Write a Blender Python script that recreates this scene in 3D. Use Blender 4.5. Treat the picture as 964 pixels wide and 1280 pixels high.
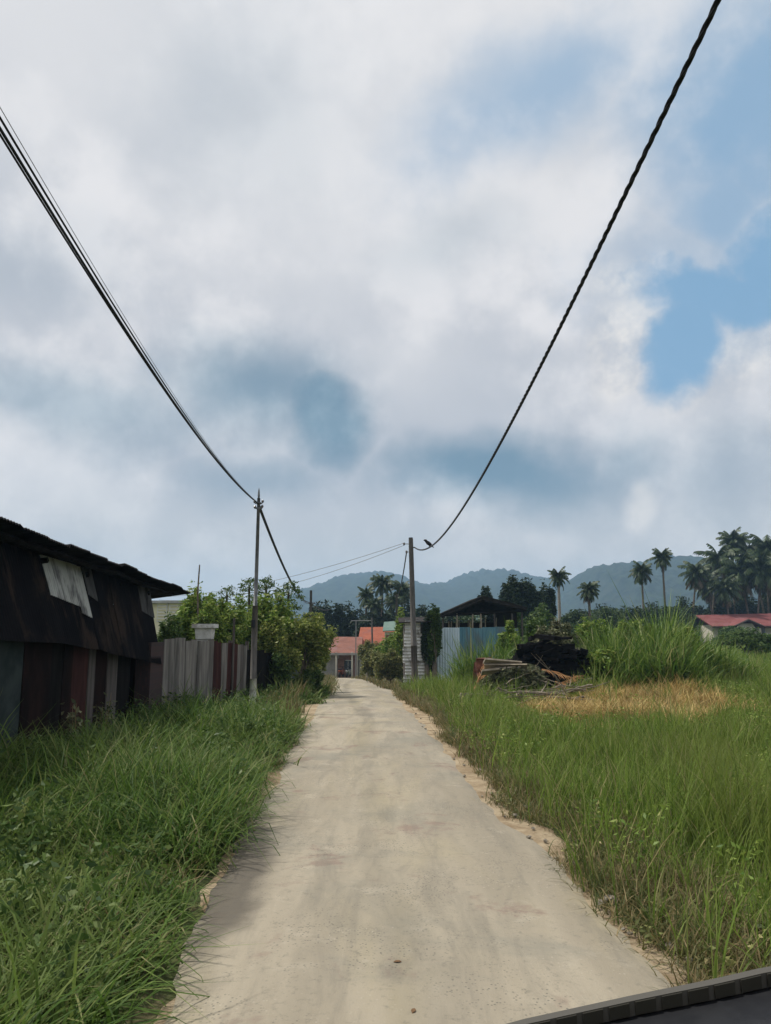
import bpy, math, numpy as np
from mathutils import Vector
R_ = np.random.RandomState
S = bpy.context.scene
for o in list(bpy.data.objects): bpy.data.objects.remove(o)
C = S.collection
rad = math.radians

# ------------------------------------------------------------------ camera
FPX, PITCH, EYE = 960.0, math.atan2(152, 960), 1.9        # photo 964 x 1280, horizon at row 792
cam = bpy.data.cameras.new('camera'); cob = bpy.data.objects.new('camera', cam); C.objects.link(cob)
cob.location = (0, 0, EYE); cob.rotation_euler = (math.pi/2+PITCH, 0, 0)
cam.sensor_fit = 'VERTICAL'; cam.sensor_height = 24; cam.lens = 24*FPX/1280
cam.clip_start = .05; cam.clip_end = 20000
S.camera = cob
_F = np.array([0, math.cos(PITCH), math.sin(PITCH)]); _U = np.array([0, -math.sin(PITCH), math.cos(PITCH)]); _X = np.array([1., 0, 0])
def ray(x, y): return (x-482)/FPX*_X + (640-y)/FPX*_U + _F
def at(x, y, Y):
    """point in the place that stands Y metres ahead on the line of sight of a photo pixel"""
    r = ray(x, y); return r*(Y/r[1]) + np.array([0, 0, EYE])

# ------------------------------------------------------------------ world, sun, exposure
SUN_EL, SUN_AZ = 58.0, -62.0            # azimuth from +Y towards +X (negative = left of the view)
W = bpy.data.worlds.new('World'); S.world = W; W.use_nodes = True
W.cycles.sampling_method = 'NONE'      # a smooth sky needs no light sampling
nt = W.node_tree; nt.nodes.clear()
def N(t, tree=None, **k):
    n = (tree or nt).nodes.new(t)
    for a, b in k.items(): setattr(n, a, b)
    return n
class G:
    """tiny expression builder for math nodes"""
    def __init__(s, tree): s.t = tree
    def m(s, op, a, b=None, c=None, clamp=False):
        n = N('ShaderNodeMath', s.t, operation=op, use_clamp=clamp)
        for i, v in enumerate((a, b, c)):
            if v is None: continue
            if isinstance(v, (int, float)): n.inputs[i].default_value = v
            else: s.t.links.new(v, n.inputs[i])
        return n.outputs[0]
    def sstep(s, v, a, b):
        n = N('ShaderNodeMapRange', s.t, interpolation_type='SMOOTHSTEP')
        s.t.links.new(v, n.inputs['Value'])
        lo, hi, o0, o1 = (a, b, 0, 1) if a < b else (b, a, 1, 0)
        n.inputs['From Min'].default_value = lo; n.inputs['From Max'].default_value = hi
        n.inputs['To Min'].default_value = o0; n.inputs['To Max'].default_value = o1
        return n.outputs['Result']
    def mix(s, f, a, b):
        n = N('ShaderNodeMix', s.t, data_type='RGBA')
        for k, v in (('Factor', f),):
            if isinstance(v, (int, float)): n.inputs[0].default_value = v
            else: s.t.links.new(v, n.inputs[0])
        for i, v in ((6, a), (7, b)):
            if isinstance(v, tuple): n.inputs[i].default_value = (*v, 1)
            else: s.t.links.new(v, n.inputs[i])
        return n.outputs[2]
    def noise(s, vec, scale, detail=4, rough=.5, dist=0, out='Fac'):
        n = N('ShaderNodeTexNoise', s.t)
        if vec is not None: s.t.links.new(vec, n.inputs['Vector'])
        n.inputs['Scale'].default_value = scale; n.inputs['Detail'].default_value = detail
        n.inputs['Roughness'].default_value = rough; n.inputs['Distortion'].default_value = dist
        return n.outputs[out]
def lin(r, g, b):
    f = lambda c: (c/255/12.92 if c/255 <= .04045 else ((c/255+.055)/1.055)**2.4)
    return (f(r), f(g), f(b))
WS = .1                                   # background strength
def skyc(r, g, b, k=1.0): return tuple(c*k/WS for c in lin(r, g, b))
g = G(nt)
tc = N('ShaderNodeTexCoord'); D = tc.outputs['Generated']
sky = N('ShaderNodeTexSky', sky_type='NISHITA', sun_disc=False)
sky.sun_elevation = rad(SUN_EL); sky.sun_rotation = rad(SUN_AZ); sky.air_density = 1.0; sky.dust_density = 1.5; sky.ozone_density = 1.5
sep = N('ShaderNodeSeparateXYZ'); nt.links.new(D, sep.inputs[0])
az = g.m('ARCTAN2', sep.outputs[0], sep.outputs[1]); el = g.m('ARCSINE', sep.outputs[2])
w1 = g.noise(D, 3.2, 4, .55, out='Color'); w2 = g.noise(D, 9.0, 6, .6)
ws = N('ShaderNodeSeparateXYZ'); nt.links.new(w1, ws.inputs[0])
WARP = .22
az_w = g.m('ADD', az, g.m('MULTIPLY', g.m('SUBTRACT', ws.outputs[0], .5), WARP))
el_w = g.m('ADD', el, g.m('MULTIPLY', g.m('SUBTRACT', ws.outputs[1], .5), WARP))
def blob(px, py, rx, ry, a=1.0, b=.35, fine=.0, rot=0):
    """soft patch in the sky round a direction (azimuth, elevation), radii in photo pixels"""
    d = ray(px, py); d = d/np.linalg.norm(d)
    a0, e0 = math.atan2(d[0], d[1]), math.asin(d[2])
    u = g.m('SUBTRACT', az_w, a0); v = g.m('SUBTRACT', el_w, e0)
    if rot:
        c_, s_ = math.cos(rad(rot)), math.sin(rad(rot))
        u, v = g.m('ADD', g.m('MULTIPLY', u, c_), g.m('MULTIPLY', v, s_)), g.m('SUBTRACT', g.m('MULTIPLY', v, c_), g.m('MULTIPLY', u, s_))
    ce = math.cos(e0)
    q = g.m('SQRT', g.m('ADD', g.m('POWER', g.m('ABSOLUTE', g.m('MULTIPLY', u, ce*FPX/rx)), 2), g.m('POWER', g.m('ABSOLUTE', g.m('MULTIPLY', v, FPX/ry)), 2)))
    if fine: q = g.m('ADD', q, g.m('MULTIPLY', g.m('SUBTRACT', w2, .5), fine))
    return g.sstep(q, a, b)
def total(*l):
    r = l[0]
    for x in l[1:]: r = g.m('MAXIMUM', r, x)
    return r
n_big = g.noise(D, 2.4, 4, .5); n_mid = g.noise(D, 7.5, 7, .6)
tex = g.m('ADD', g.m('ADD', g.m('MULTIPLY', n_big, .5), g.m('MULTIPLY', n_mid, .32)), g.m('MULTIPLY', w2, .18))
puff = g.m('ABSOLUTE', g.m('SUBTRACT', g.m('MULTIPLY', g.noise(D, 5.0, 5, .55), 2), 1))        # billows with darker creases
tex = g.m('ADD', tex, g.m('MULTIPLY', g.m('SUBTRACT', g.sstep(puff, .02, .42), .5), .10))
cloud = g.mix(g.sstep(tex, .40, .60), skyc(195, 198, 205), skyc(234, 232, 233))
hi = g.sstep(el, .35, .80)
cloud = g.mix(g.m('MULTIPLY', hi, .5), cloud, skyc(238, 239, 240))
# brighter billows
bright = total(blob(70, 60, 230, 130, 1.2, 0), blob(650, 0, 240, 80, 1.2, 0), blob(420, 250, 260, 190, 1.2, 0, .3), blob(90, 610, 170, 45, 1.2, 0, .3), blob(640, 260, 150, 120, 1.3, 0, .4), g.m('MULTIPLY', blob(520, 460, 120, 70, 1.3, 0, .5), .7))
cloud = g.mix(g.m('MULTIPLY', bright, .6), cloud, skyc(230, 229, 230))
# shaded grey-blue undersides
dark = total(blob(385, 530, 85, 70, 1.2, .25, .7), g.m('MULTIPLY', blob(310, 490, 150, 80, 1.3, 0, .5), .85), g.m('MULTIPLY', blob(90, 520, 220, 60, 1.3, .1, .7), .6), g.m('MULTIPLY', blob(330, 595, 90, 40, 1.3, .1, .5), .6),
             blob(610, 592, 185, 52, 1.25, .25, .7), g.m('MULTIPLY', blob(780, 585, 120, 45, 1.3, .1, .6), .6), g.m('MULTIPLY', blob(930, 610, 90, 60, 1.3, .1, .5), .4),
             g.m('MULTIPLY', blob(560, 320, 110, 60, 1.3, 0, .6), .25), g.m('MULTIPLY', blob(300, 150, 150, 110, 1.3, 0, .5), .22), g.m('MULTIPLY', blob(30, 310, 120, 60, 1.3, 0, .5), .2))
cloud = g.mix(g.m('MULTIPLY', dark, .86), cloud, g.mix(g.sstep(tex, .42, .58), skyc(92, 130, 154), skyc(126, 158, 176)))
# low pale band over the horizon
low = g.sstep(el, .21, .05)
cloud = g.mix(g.m('MULTIPLY', low, .8), cloud, g.mix(g.sstep(n_mid, .4, .62), skyc(204, 204, 201), skyc(224, 221, 217)))
# gaps with blue sky, crisp towards the billows below and thin and streaky above
streak = g.sstep(tex, .62, .42)
hole = total(g.m('MULTIPLY', blob(880, 350, 170, 130, 1.25, .2, 1.3), .5), blob(850, 375, 92, 60, 1.2, .5, 1.7), blob(848, 440, 46, 76, 1.2, .5, 1.6), blob(945, 325, 80, 66, 1.25, .4, 1.6), blob(925, 378, 78, 48, 1.2, .5, 1.6), g.m('MULTIPLY', g.m('MULTIPLY', blob(905, 150, 130, 170, 1.3, .2, .7), .95), g.m('ADD', g.m('MULTIPLY', streak, .55), .35)),
             g.m('MULTIPLY', g.m('MULTIPLY', blob(670, 120, 190, 75, 1.3, .1, .7, 20), .85), g.m('ADD', g.m('MULTIPLY', streak, .5), .3)), g.m('MULTIPLY', blob(870, 265, 60, 60, 1.2, .3, .9), .75))
blue = g.mix(.75, sky.outputs[0], skyc(130, 177, 213))
# sunlit heads of the cumulus against the gap
heads = total(blob(770, 462, 62, 74, 1.1, .45, 1.5), blob(745, 385, 40, 36, 1.1, .3, 1.3), blob(905, 475, 75, 50, 1.1, .3, 1.1, 25), g.m('MULTIPLY', blob(815, 625, 34, 26, 1.1, .3, 1.1), .7))
cloud = g.mix(g.m('MULTIPLY', heads, .9), cloud, g.mix(g.sstep(w2, .38, .6), skyc(204, 204, 208), skyc(250, 244, 237)))
final = g.mix(g.m('MULTIPLY', hole, .95), cloud, blue)
up = g.sstep(el, -.02, .01)
final = g.mix(up, skyc(120, 125, 120), final)
bg = N('ShaderNodeBackground'); bg.inputs['Strength'].default_value = WS
nt.links.new(final, bg.inputs['Color'])
wo = N('ShaderNodeOutputWorld'); nt.links.new(bg.outputs[0], wo.inputs['Surface'])
sun = bpy.data.lights.new('sun', 'SUN'); sun.energy = 4.1; sun.angle = rad(3.5); sun.color = (1, .95, .86)
so = bpy.data.objects.new('sun', sun); C.objects.link(so)
_a, _e = rad(SUN_AZ), rad(SUN_EL)
so.rotation_euler = Vector((math.sin(_a)*math.cos(_e), math.cos(_a)*math.cos(_e), math.sin(_e))).to_track_quat('Z', 'Y').to_euler()
S.view_settings.view_transform = 'Standard'; S.view_settings.look = 'None'; S.view_settings.exposure = 0; S.view_settings.gamma = 1
S.view_settings.use_curve_mapping = False
S.render.engine = 'CYCLES'
S.cycles.max_bounces = 6; S.cycles.diffuse_bounces = 3; S.cycles.glossy_bounces = 2; S.cycles.transmission_bounces = 3; S.cycles.transparent_max_bounces = 6; S.cycles.volume_bounces = 1
S.cycles.use_denoising = True
try: S.cycles.denoiser = 'OPENIMAGEDENOISE'
except Exception: pass

# ------------------------------------------------------------------ materials
M = {}
def mat(name, c1, c2=None, scale=3., rough=.9, bump=0., bscale=None, spec=.2, detail=6, metal=0, stretch=None, c3=None, s3=.5, lo=.35, hi=.65):
    m = bpy.data.materials.new(name); m.use_nodes = True; t = m.node_tree; gg = G(t)
    b = t.nodes['Principled BSDF']; b.inputs['Roughness'].default_value = rough; b.inputs['Metallic'].default_value = metal
    b.inputs['Specular IOR Level'].default_value = spec
    co = N('ShaderNodeTexCoord', t).outputs['Object']
    if stretch:
        mp = N('ShaderNodeMapping', t); mp.inputs['Scale'].default_value = stretch; t.links.new(co, mp.inputs['Vector']); co = mp.outputs[0]
    col = None
    if c2 is None: b.inputs['Base Color'].default_value = (*c1, 1)
    else:
        col = gg.mix(gg.sstep(gg.noise(co, scale, detail, .6), lo, hi), c1, c2)
        if c3 is not None: col = gg.mix(gg.sstep(gg.noise(co, scale*s3, 5, .6, .5), .48, .66), col, c3)
        t.links.new(col, b.inputs['Base Color'])
    if bump:
        bn = N('ShaderNodeBump', t); bn.inputs['Strength'].default_value = bump; bn.inputs['Distance'].default_value = .05
        t.links.new(gg.noise(co, bscale or scale*4, 6, .65), bn.inputs['Height']); t.links.new(bn.outputs[0], b.inputs['Normal'])
    M[name] = m; return m
def leafmat(name, cols, trans=.3, rough=.55, patch=None, patch_scale=.35, spec=.25):
    """foliage: the colour varies leaf by leaf (random per island) and in broad patches over the ground"""
    m = bpy.data.materials.new(name); m.use_nodes = True; t = m.node_tree; gg = G(t)
    b = t.nodes['Principled BSDF']; b.inputs['Roughness'].default_value = rough; b.inputs['Specular IOR Level'].default_value = spec
    geo = N('ShaderNodeNewGeometry', t); rp = N('ShaderNodeValToRGB', t)
    t.links.new(geo.outputs['Random Per Island'], rp.inputs[0])
    el_ = rp.color_ramp.elements
    for i, (p, c) in enumerate(cols):
        e = el_[i] if i < 2 else el_.new(p)
        e.position = p; e.color = (*c, 1)
    col = rp.outputs[0]
    if patch is not None:
        co = N('ShaderNodeTexCoord', t).outputs['Object']
        f = gg.sstep(gg.noise(co, patch_scale, 4, .6), .45, .68)
        col = gg.mix(gg.m('MULTIPLY', f, .65), col, patch)
    t.links.new(col, b.inputs['Base Color'])
    tr = N('ShaderNodeBsdfTranslucent', t); t.links.new(col, tr.inputs['Color'])
    mx = N('ShaderNodeMixShader', t); mx.inputs[0].default_value = trans
    t.links.new(b.outputs[0], mx.inputs[1]); t.links.new(tr.outputs[0], mx.inputs[2])
    t.links.new(mx.outputs[0], t.nodes['Material Output'].inputs['Surface'])
    M[name] = m; return m
leafmat('grass_lush', [(0, (.03, .066, .012)), (.45, (.068, .132, .021)), (.8, (.135, .21, .042)), (.95, (.19, .215, .075)), (1, (.28, .26, .13))], .35, .55, (.115, .15, .036), .6, .12)
leafmat('grass_field', [(0, (.06, .10, .017)), (.4, (.125, .20, .031)), (.8, (.20, .28, .052)), (.94, (.25, .26, .095)), (1, (.36, .30, .15))], .42, .55, (.16, .185, .045), .35, .12)
leafmat('grass_weedy', [(0, (.06, .085, .022)), (.4, (.11, .125, .038)), (.7, (.18, .145, .06)), (1, (.32, .24, .12))], .3, .6, (.15, .105, .05), .9)
leafmat('grass_dry', [(0, (.18, .125, .045)), (.35, (.40, .275, .095)), (.8, (.58, .43, .18)), (1, (.17, .19, .055))], .25, .7, (.15, .115, .05), 1.1)
leafmat('grass_tall', [(0, (.05, .11, .018)), (.5, (.115, .195, .035)), (.9, (.21, .28, .07)), (1, (.36, .34, .15))], .35, .5)
leafmat('leaf_bright', [(0, (.07, .14, .018)), (.5, (.17, .26, .04)), (.9, (.28, .35, .075)), (1, (.40, .40, .14))], .35, .5)
leafmat('leaf_mid', [(0, (.03, .065, .014)), (.5, (.065, .12, .026)), (1, (.14, .19, .05))], .3, .5)
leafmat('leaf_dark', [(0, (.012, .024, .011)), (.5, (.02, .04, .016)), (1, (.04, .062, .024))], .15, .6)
leafmat('leaf_yellow', [(0, (.09, .14, .025)), (.5, (.19, .24, .05)), (.9, (.31, .33, .09)), (1, (.45, .42, .17))], .35, .5)
leafmat('leaf_grey', [(0, (.06, .07, .035)), (.5, (.13, .145, .07)), (1, (.25, .24, .14))], .2, .7)
leafmat('leaf_olive', [(0, (.08, .10, .03)), (.5, (.17, .19, .06)), (.9, (.28, .27, .10)), (1, (.42, .36, .18))], .3, .6)
leafmat('palm_leaf', [(0, (.018, .034, .012)), (.5, (.036, .062, .02)), (1, (.085, .115, .04))], .2, .5)
leafmat('palm_dead', [(0, (.07, .055, .038)), (.5, (.12, .095, .065)), (1, (.19, .15, .10))], .2, .8)
leafmat('leaf_wood', [(0, (.03, .055, .022)), (.5, (.05, .085, .03)), (1, (.085, .12, .045))], .2, .6)
mat('bark', (.09, .07, .055), (.17, .14, .11), 6, bump=.4)
mat('palm_bark', (.22, .20, .17), (.34, .31, .27), 5, bump=.3, stretch=(1, 1, 4))
mat('pole_wood', (.075, .07, .065), (.13, .12, .11), 5, bump=.3, stretch=(4, 4, .6))
mat('steel_grey', (.10, .105, .11), (.17, .17, .17), 5, .5, metal=.4)
mat('pale_paint', (.50, .50, .48), (.62, .62, .60), 8, .7, c3=(.30, .28, .25))
mat('cable_black', (.012, .012, .014), rough=.5)
mat('cable_grey', (.22, .22, .22), rough=.5)
mat('porcelain', (.12, .10, .09), rough=.3, spec=.5)
mat('rust_roof', (.018, .016, .016), (.04, .034, .031), 2.5, .9, .2, spec=.08)
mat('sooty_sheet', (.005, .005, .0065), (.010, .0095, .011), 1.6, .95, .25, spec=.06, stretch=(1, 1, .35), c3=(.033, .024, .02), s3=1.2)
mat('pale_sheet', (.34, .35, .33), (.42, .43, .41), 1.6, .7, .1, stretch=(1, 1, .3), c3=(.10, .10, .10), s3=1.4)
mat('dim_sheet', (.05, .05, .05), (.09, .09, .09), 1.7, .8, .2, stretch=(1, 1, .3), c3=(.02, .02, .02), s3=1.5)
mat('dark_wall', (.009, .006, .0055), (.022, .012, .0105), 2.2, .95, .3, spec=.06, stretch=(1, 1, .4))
mat('slate_panel', (.022, .03, .03), (.042, .052, .05), 2.0, .9, .15, spec=.08)
mat('grey_board', (.14, .13, .12), (.24, .225, .205), 3, .9, .3, stretch=(3, 3, .25), c3=(.09, .083, .076))
mat('dim_board', (.065, .055, .05), (.12, .105, .095), 3, .9, .3, stretch=(3, 3, .25))
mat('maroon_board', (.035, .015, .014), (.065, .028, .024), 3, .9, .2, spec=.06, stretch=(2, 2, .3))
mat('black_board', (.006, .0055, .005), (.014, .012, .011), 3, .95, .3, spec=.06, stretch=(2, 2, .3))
mat('teal_sheet', (.16, .20, .19), (.26, .30, .28), 2.5, .7, .1)
def brick_mat(name, c1, c2, mortar, scale):
    m = bpy.data.materials.new(name); m.use_nodes = True; t = m.node_tree
    b = t.nodes['Principled BSDF']; b.inputs['Roughness'].default_value = .9
    co = N('ShaderNodeTexCoord', t); mp = N('ShaderNodeMapping', t); mp.inputs['Rotation'].default_value = (rad(90), 0, rad(90))
    t.links.new(co.outputs['Object'], mp.inputs['Vector'])
    br = N('ShaderNodeTexBrick', t); t.links.new(mp.outputs[0], br.inputs['Vector'])
    br.inputs['Color1'].default_value = (*c1, 1); br.inputs['Color2'].default_value = (*c2, 1); br.inputs['Mortar'].default_value = (*mortar, 1)
    br.inputs['Scale'].default_value = scale
    t.links.new(br.outputs['Color'], b.inputs['Base Color']); M[name] = m
brick_mat('sooty_brick', (.045, .02, .018), (.028, .015, .014), (.02, .018, .017), 4)
brick_mat('house_brick', (.26, .13, .10), (.20, .10, .08), (.22, .20, .18), 4)
mat('concrete', (.30, .30, .29), (.40, .40, .38), 3, .9, .2)
mat('cream_wall', (.62, .58, .40), (.70, .66, .48), 1.5, .9)
mat('plaster', (.52, .48, .40), (.62, .58, .50), 1.5, .9)
mat('grey_wall', (.25, .24, .22), (.33, .31, .29), 2, .9)
mat('glass_dark', (.03, .04, .05), rough=.1, spec=.5)
mat('frame_white', (.6, .6, .58), rough=.6)
mat('door_brown', (.16, .085, .06), (.22, .12, .085), 4, .7)
mat('roof_red', (.25, .068, .036), (.32, .098, .052), 1.3, .8, c3=(.20, .075, .06))
mat('roof_rust', (.17, .07, .05), (.22, .095, .068), 1.3, .8, c3=(.20, .11, .10))
mat('roof_maroon', (.15, .045, .044), (.19, .065, .062), .8, .8, c3=(.20, .08, .08))
mat('roof_teal', (.10, .165, .135), (.14, .20, .17), 2, .6)
mat('fascia_dark', (.06, .045, .04), rough=.8)
mat('zinc_white', (.56, .56, .54), (.70, .70, .68), 4, .55, .1, metal=.1, c3=(.22, .20, .18))
mat('zinc_blue', (.085, .20, .26), (.13, .26, .32), 2, .55, .1, stretch=(1, 1, .4), c3=(.13, .17, .18))
mat('zinc_pale_blue', (.50, .62, .70), (.60, .70, .76), 2, .5, .1, stretch=(1, 1, .4), c3=(.22, .30, .34))
mat('thatch_dark', (.012, .011, .010), (.028, .024, .02), 5, .95, .4, spec=.06)
mat('pale_timber', (.24, .20, .15), (.36, .31, .24), 5, .9, .2)
mat('char_timber', (.004, .004, .0045), (.010, .009, .009), 4, .97, .4, spec=.04)
mat('rusty_metal', (.10, .035, .025), (.19, .075, .05), 5, .85, .3)
mat('orange_dead', (.27, .13, .055), (.36, .20, .09), 5, .9)
mat('dead_wood', (.12, .10, .075), (.25, .21, .16), 6, .9, .3)
mat('stone_pale', (.20, .175, .14), (.32, .285, .23), 6, .95, .4)
mat('dry_leaf', (.14, .08, .04), (.22, .13, .07), 6, .9)
mat('dash_black', (.012, .013, .016), (.018, .019, .022), 40, .55, .1)
mat('reflected_gap', (.075, .07, .06), rough=.6)
mat('reflected_frit', (.028, .026, .02), rough=.5)
mat('bird_black', (.012, .012, .013), rough=.6)
mat('black_plastic', (.02, .02, .022), rough=.5)

# ------------------------------------------------------------------ object helpers
def tag(o, label=None, cat=None, group=None, kind=None):
    for k, v in (('label', label), ('category', cat), ('group', group), ('kind', kind)):
        if v: o[k] = v
    return o
def empty(name, loc, label, cat, group=None, rz=0):
    o = bpy.data.objects.new(name, None); o.location = loc; o.rotation_euler = (0, 0, rz); o.empty_display_size = .2
    C.objects.link(o); return tag(o, label, cat, group)
def link(name, me, m, parent=None, smooth=False):
    if m: me.materials.append(M[m] if isinstance(m, str) else m)
    if smooth: me.polygons.foreach_set('use_smooth', np.ones(len(me.polygons), bool))
    o = bpy.data.objects.new(name, me); C.objects.link(o)
    if parent is not None: o.parent = parent
    return o
def quads_mesh(name, V, Q, m, parent=None, smooth=False):
    """V (n,3) vertices, Q (k,4) quads -> one mesh object"""
    me = bpy.data.meshes.new(name); V = np.ascontiguousarray(V, np.float32); Q = np.ascontiguousarray(Q, np.int32)
    me.vertices.add(len(V)); me.vertices.foreach_set('co', V.ravel())
    me.loops.add(Q.size); me.loops.foreach_set('vertex_index', Q.ravel())
    me.polygons.add(len(Q)); me.polygons.foreach_set('loop_start', np.arange(len(Q), dtype=np.int32)*4)
    me.update(calc_edges=True); me.validate()
    return link(name, me, m, parent, smooth)
class MB:
    def __init__(s): s.v = []; s.f = []
    def add(s, vs, fs):
        k = len(s.v); s.v += [tuple(map(float, v)) for v in vs]; s.f += [tuple(i+k for i in q) for q in fs]; return s
    def box(s, c, d, rot=None, jitter=None):
        c = np.array(c, float); h = np.array(d, float)/2
        P = np.array([[x, y, z] for x in (-1, 1) for y in (-1, 1) for z in (-1, 1)])*h
        if jitter is not None: P = P+jitter
        if rot is not None:
            a, b, e = rot
            Rx = np.array([[1, 0, 0], [0, math.cos(a), -math.sin(a)], [0, math.sin(a), math.cos(a)]])
            Ry = np.array([[math.cos(b), 0, math.sin(b)], [0, 1, 0], [-math.sin(b), 0, math.cos(b)]])
            Rz = np.array([[math.cos(e), -math.sin(e), 0], [math.sin(e), math.cos(e), 0], [0, 0, 1]])
            P = P @ (Rz @ Ry @ Rx).T
        return s.add(P+c, [(0, 1, 3, 2), (4, 6, 7, 5), (0, 4, 5, 1), (2, 3, 7, 6), (0, 2, 6, 4), (1, 5, 7, 3)])
    def hexa(s, q0, q1):
        """solid between two quads given corner by corner"""
        return s.add(list(q0)+list(q1), [(3, 2, 1, 0), (4, 5, 6, 7), (0, 1, 5, 4), (1, 2, 6, 5), (2, 3, 7, 6), (3, 0, 4, 7)])
    def slab(s, q, t):
        """quad q (4 corners) thickened by t along its normal"""
        q = np.array(q, float); n = np.cross(q[1]-q[0], q[3]-q[0]); n /= np.linalg.norm(n)
        return s.hexa(q-n*t/2, q+n*t/2)
    def tube(s, pts, r, n=8, cap=True):
        pts = np.array(pts, float); k = len(pts)
        r = np.full(k, r) if np.isscalar(r) else np.array(r, float)
        T = np.gradient(pts, axis=0); T /= np.linalg.norm(T, axis=1)[:, None]+1e-9
        ref = np.array([0, 0, 1.]) if abs(T[0][2]) < .9 else np.array([1., 0, 0])
        vs = []
        for p, t, q in zip(pts, T, r):
            a = np.cross(t, ref); a /= np.linalg.norm(a)+1e-9; b = np.cross(t, a)
            for j in range(n):
                w = 2*math.pi*j/n; vs.append(p+q*(a*math.cos(w)+b*math.sin(w)))
        fs = [(i*n+j, i*n+(j+1) % n, (i+1)*n+(j+1) % n, (i+1)*n+j) for i in range(k-1) for j in range(n)]
        if cap: fs += [tuple(range(n)), tuple(reversed(range((k-1)*n, k*n)))]
        return s.add(vs, fs)
    def ball(s, c, r, n=10, k=6):
        c = np.array(c, float); r = np.array(r if not np.isscalar(r) else (r, r, r), float); vs = []; fs = []
        for i in range(k+1):
            e = math.pi*(i+.02)/(k+.04)
            for j in range(n):
                a = 2*math.pi*j/n; vs.append(c+r*np.array([math.sin(e)*math.cos(a), math.sin(e)*math.sin(a), math.cos(e)]))
        fs = [(i*n+j, i*n+(j+1) % n, (i+1)*n+(j+1) % n, (i+1)*n+j)[::-1] for i in range(k) for j in range(n)]
        return s.add(vs, fs)
    def build(s, name, m, parent=None, smooth=False):
        me = bpy.data.meshes.new(name); me.from_pydata(s.v, [], s.f); me.update(); me.validate()
        return link(name, me, m, parent, smooth)

# ------------------------------------------------------------------ terrain: level by the camera, the lane runs gently downhill further on
def gz(x, y):
    x = np.asarray(x, float); y = np.asarray(y, float)
    s = y-20; d = .042*(np.sqrt(s*s+36)+s)/2
    d = np.minimum(d, 2.5)
    t = np.clip((x-1.5)/8.0, 0, 1); w = 1-t*t*(3-2*t)
    q = np.clip((y-95)/70, 0, 1); w = w*(1-q*q*(3-2*q))
    return -d*w
def gzf(x, y): return float(gz(x, y))
RC = np.array([[-30, .45, 2.8], [-6, .45, 2.8], [0, .42, 2.8], [4.2, .29, 2.74], [5.2, .21, 2.76], [7.3, .03, 2.76], [9.7, -.15, 2.62], [15, -.37, 2.56], [18, -.48, 2.54], [22, -.65, 2.56], [28, -.9, 2.62], [36, -1.14, 2.76], [50, -1.98, 2.86], [60, -2.65, 2.86], [68, -3.3, 2.86], [72.5, -4.6, 2.9]])
def road_c(y): return np.interp(y, RC[:, 0], RC[:, 1])
def road_l(y): return road_c(y)-np.interp(y, RC[:, 0], RC[:, 2])/2
def road_r(y): return road_c(y)+np.interp(y, RC[:, 0], RC[:, 2])/2
def sand_r(y): return np.interp(y, [0, 5, 7, 10, 18, 26, 40], [.14, .16, .30, .30, .55, .4, .3])
_EN = R_(17).rand(4096)-.5
def edge_noise(y, ph):
    r = 0.
    for k_, (f_, a_) in enumerate(((.7, .17), (1.9, .09), (4.7, .045), (11.3, .022))):
        u = (y+60)*f_+ph*97+k_*311; i_ = math.floor(u); t_ = u-i_; t_ = t_*t_*(3-2*t_)
        r += a_*(_EN[i_ % 4096]*(1-t_)+_EN[(i_+1) % 4096]*t_)
    return r

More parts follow.
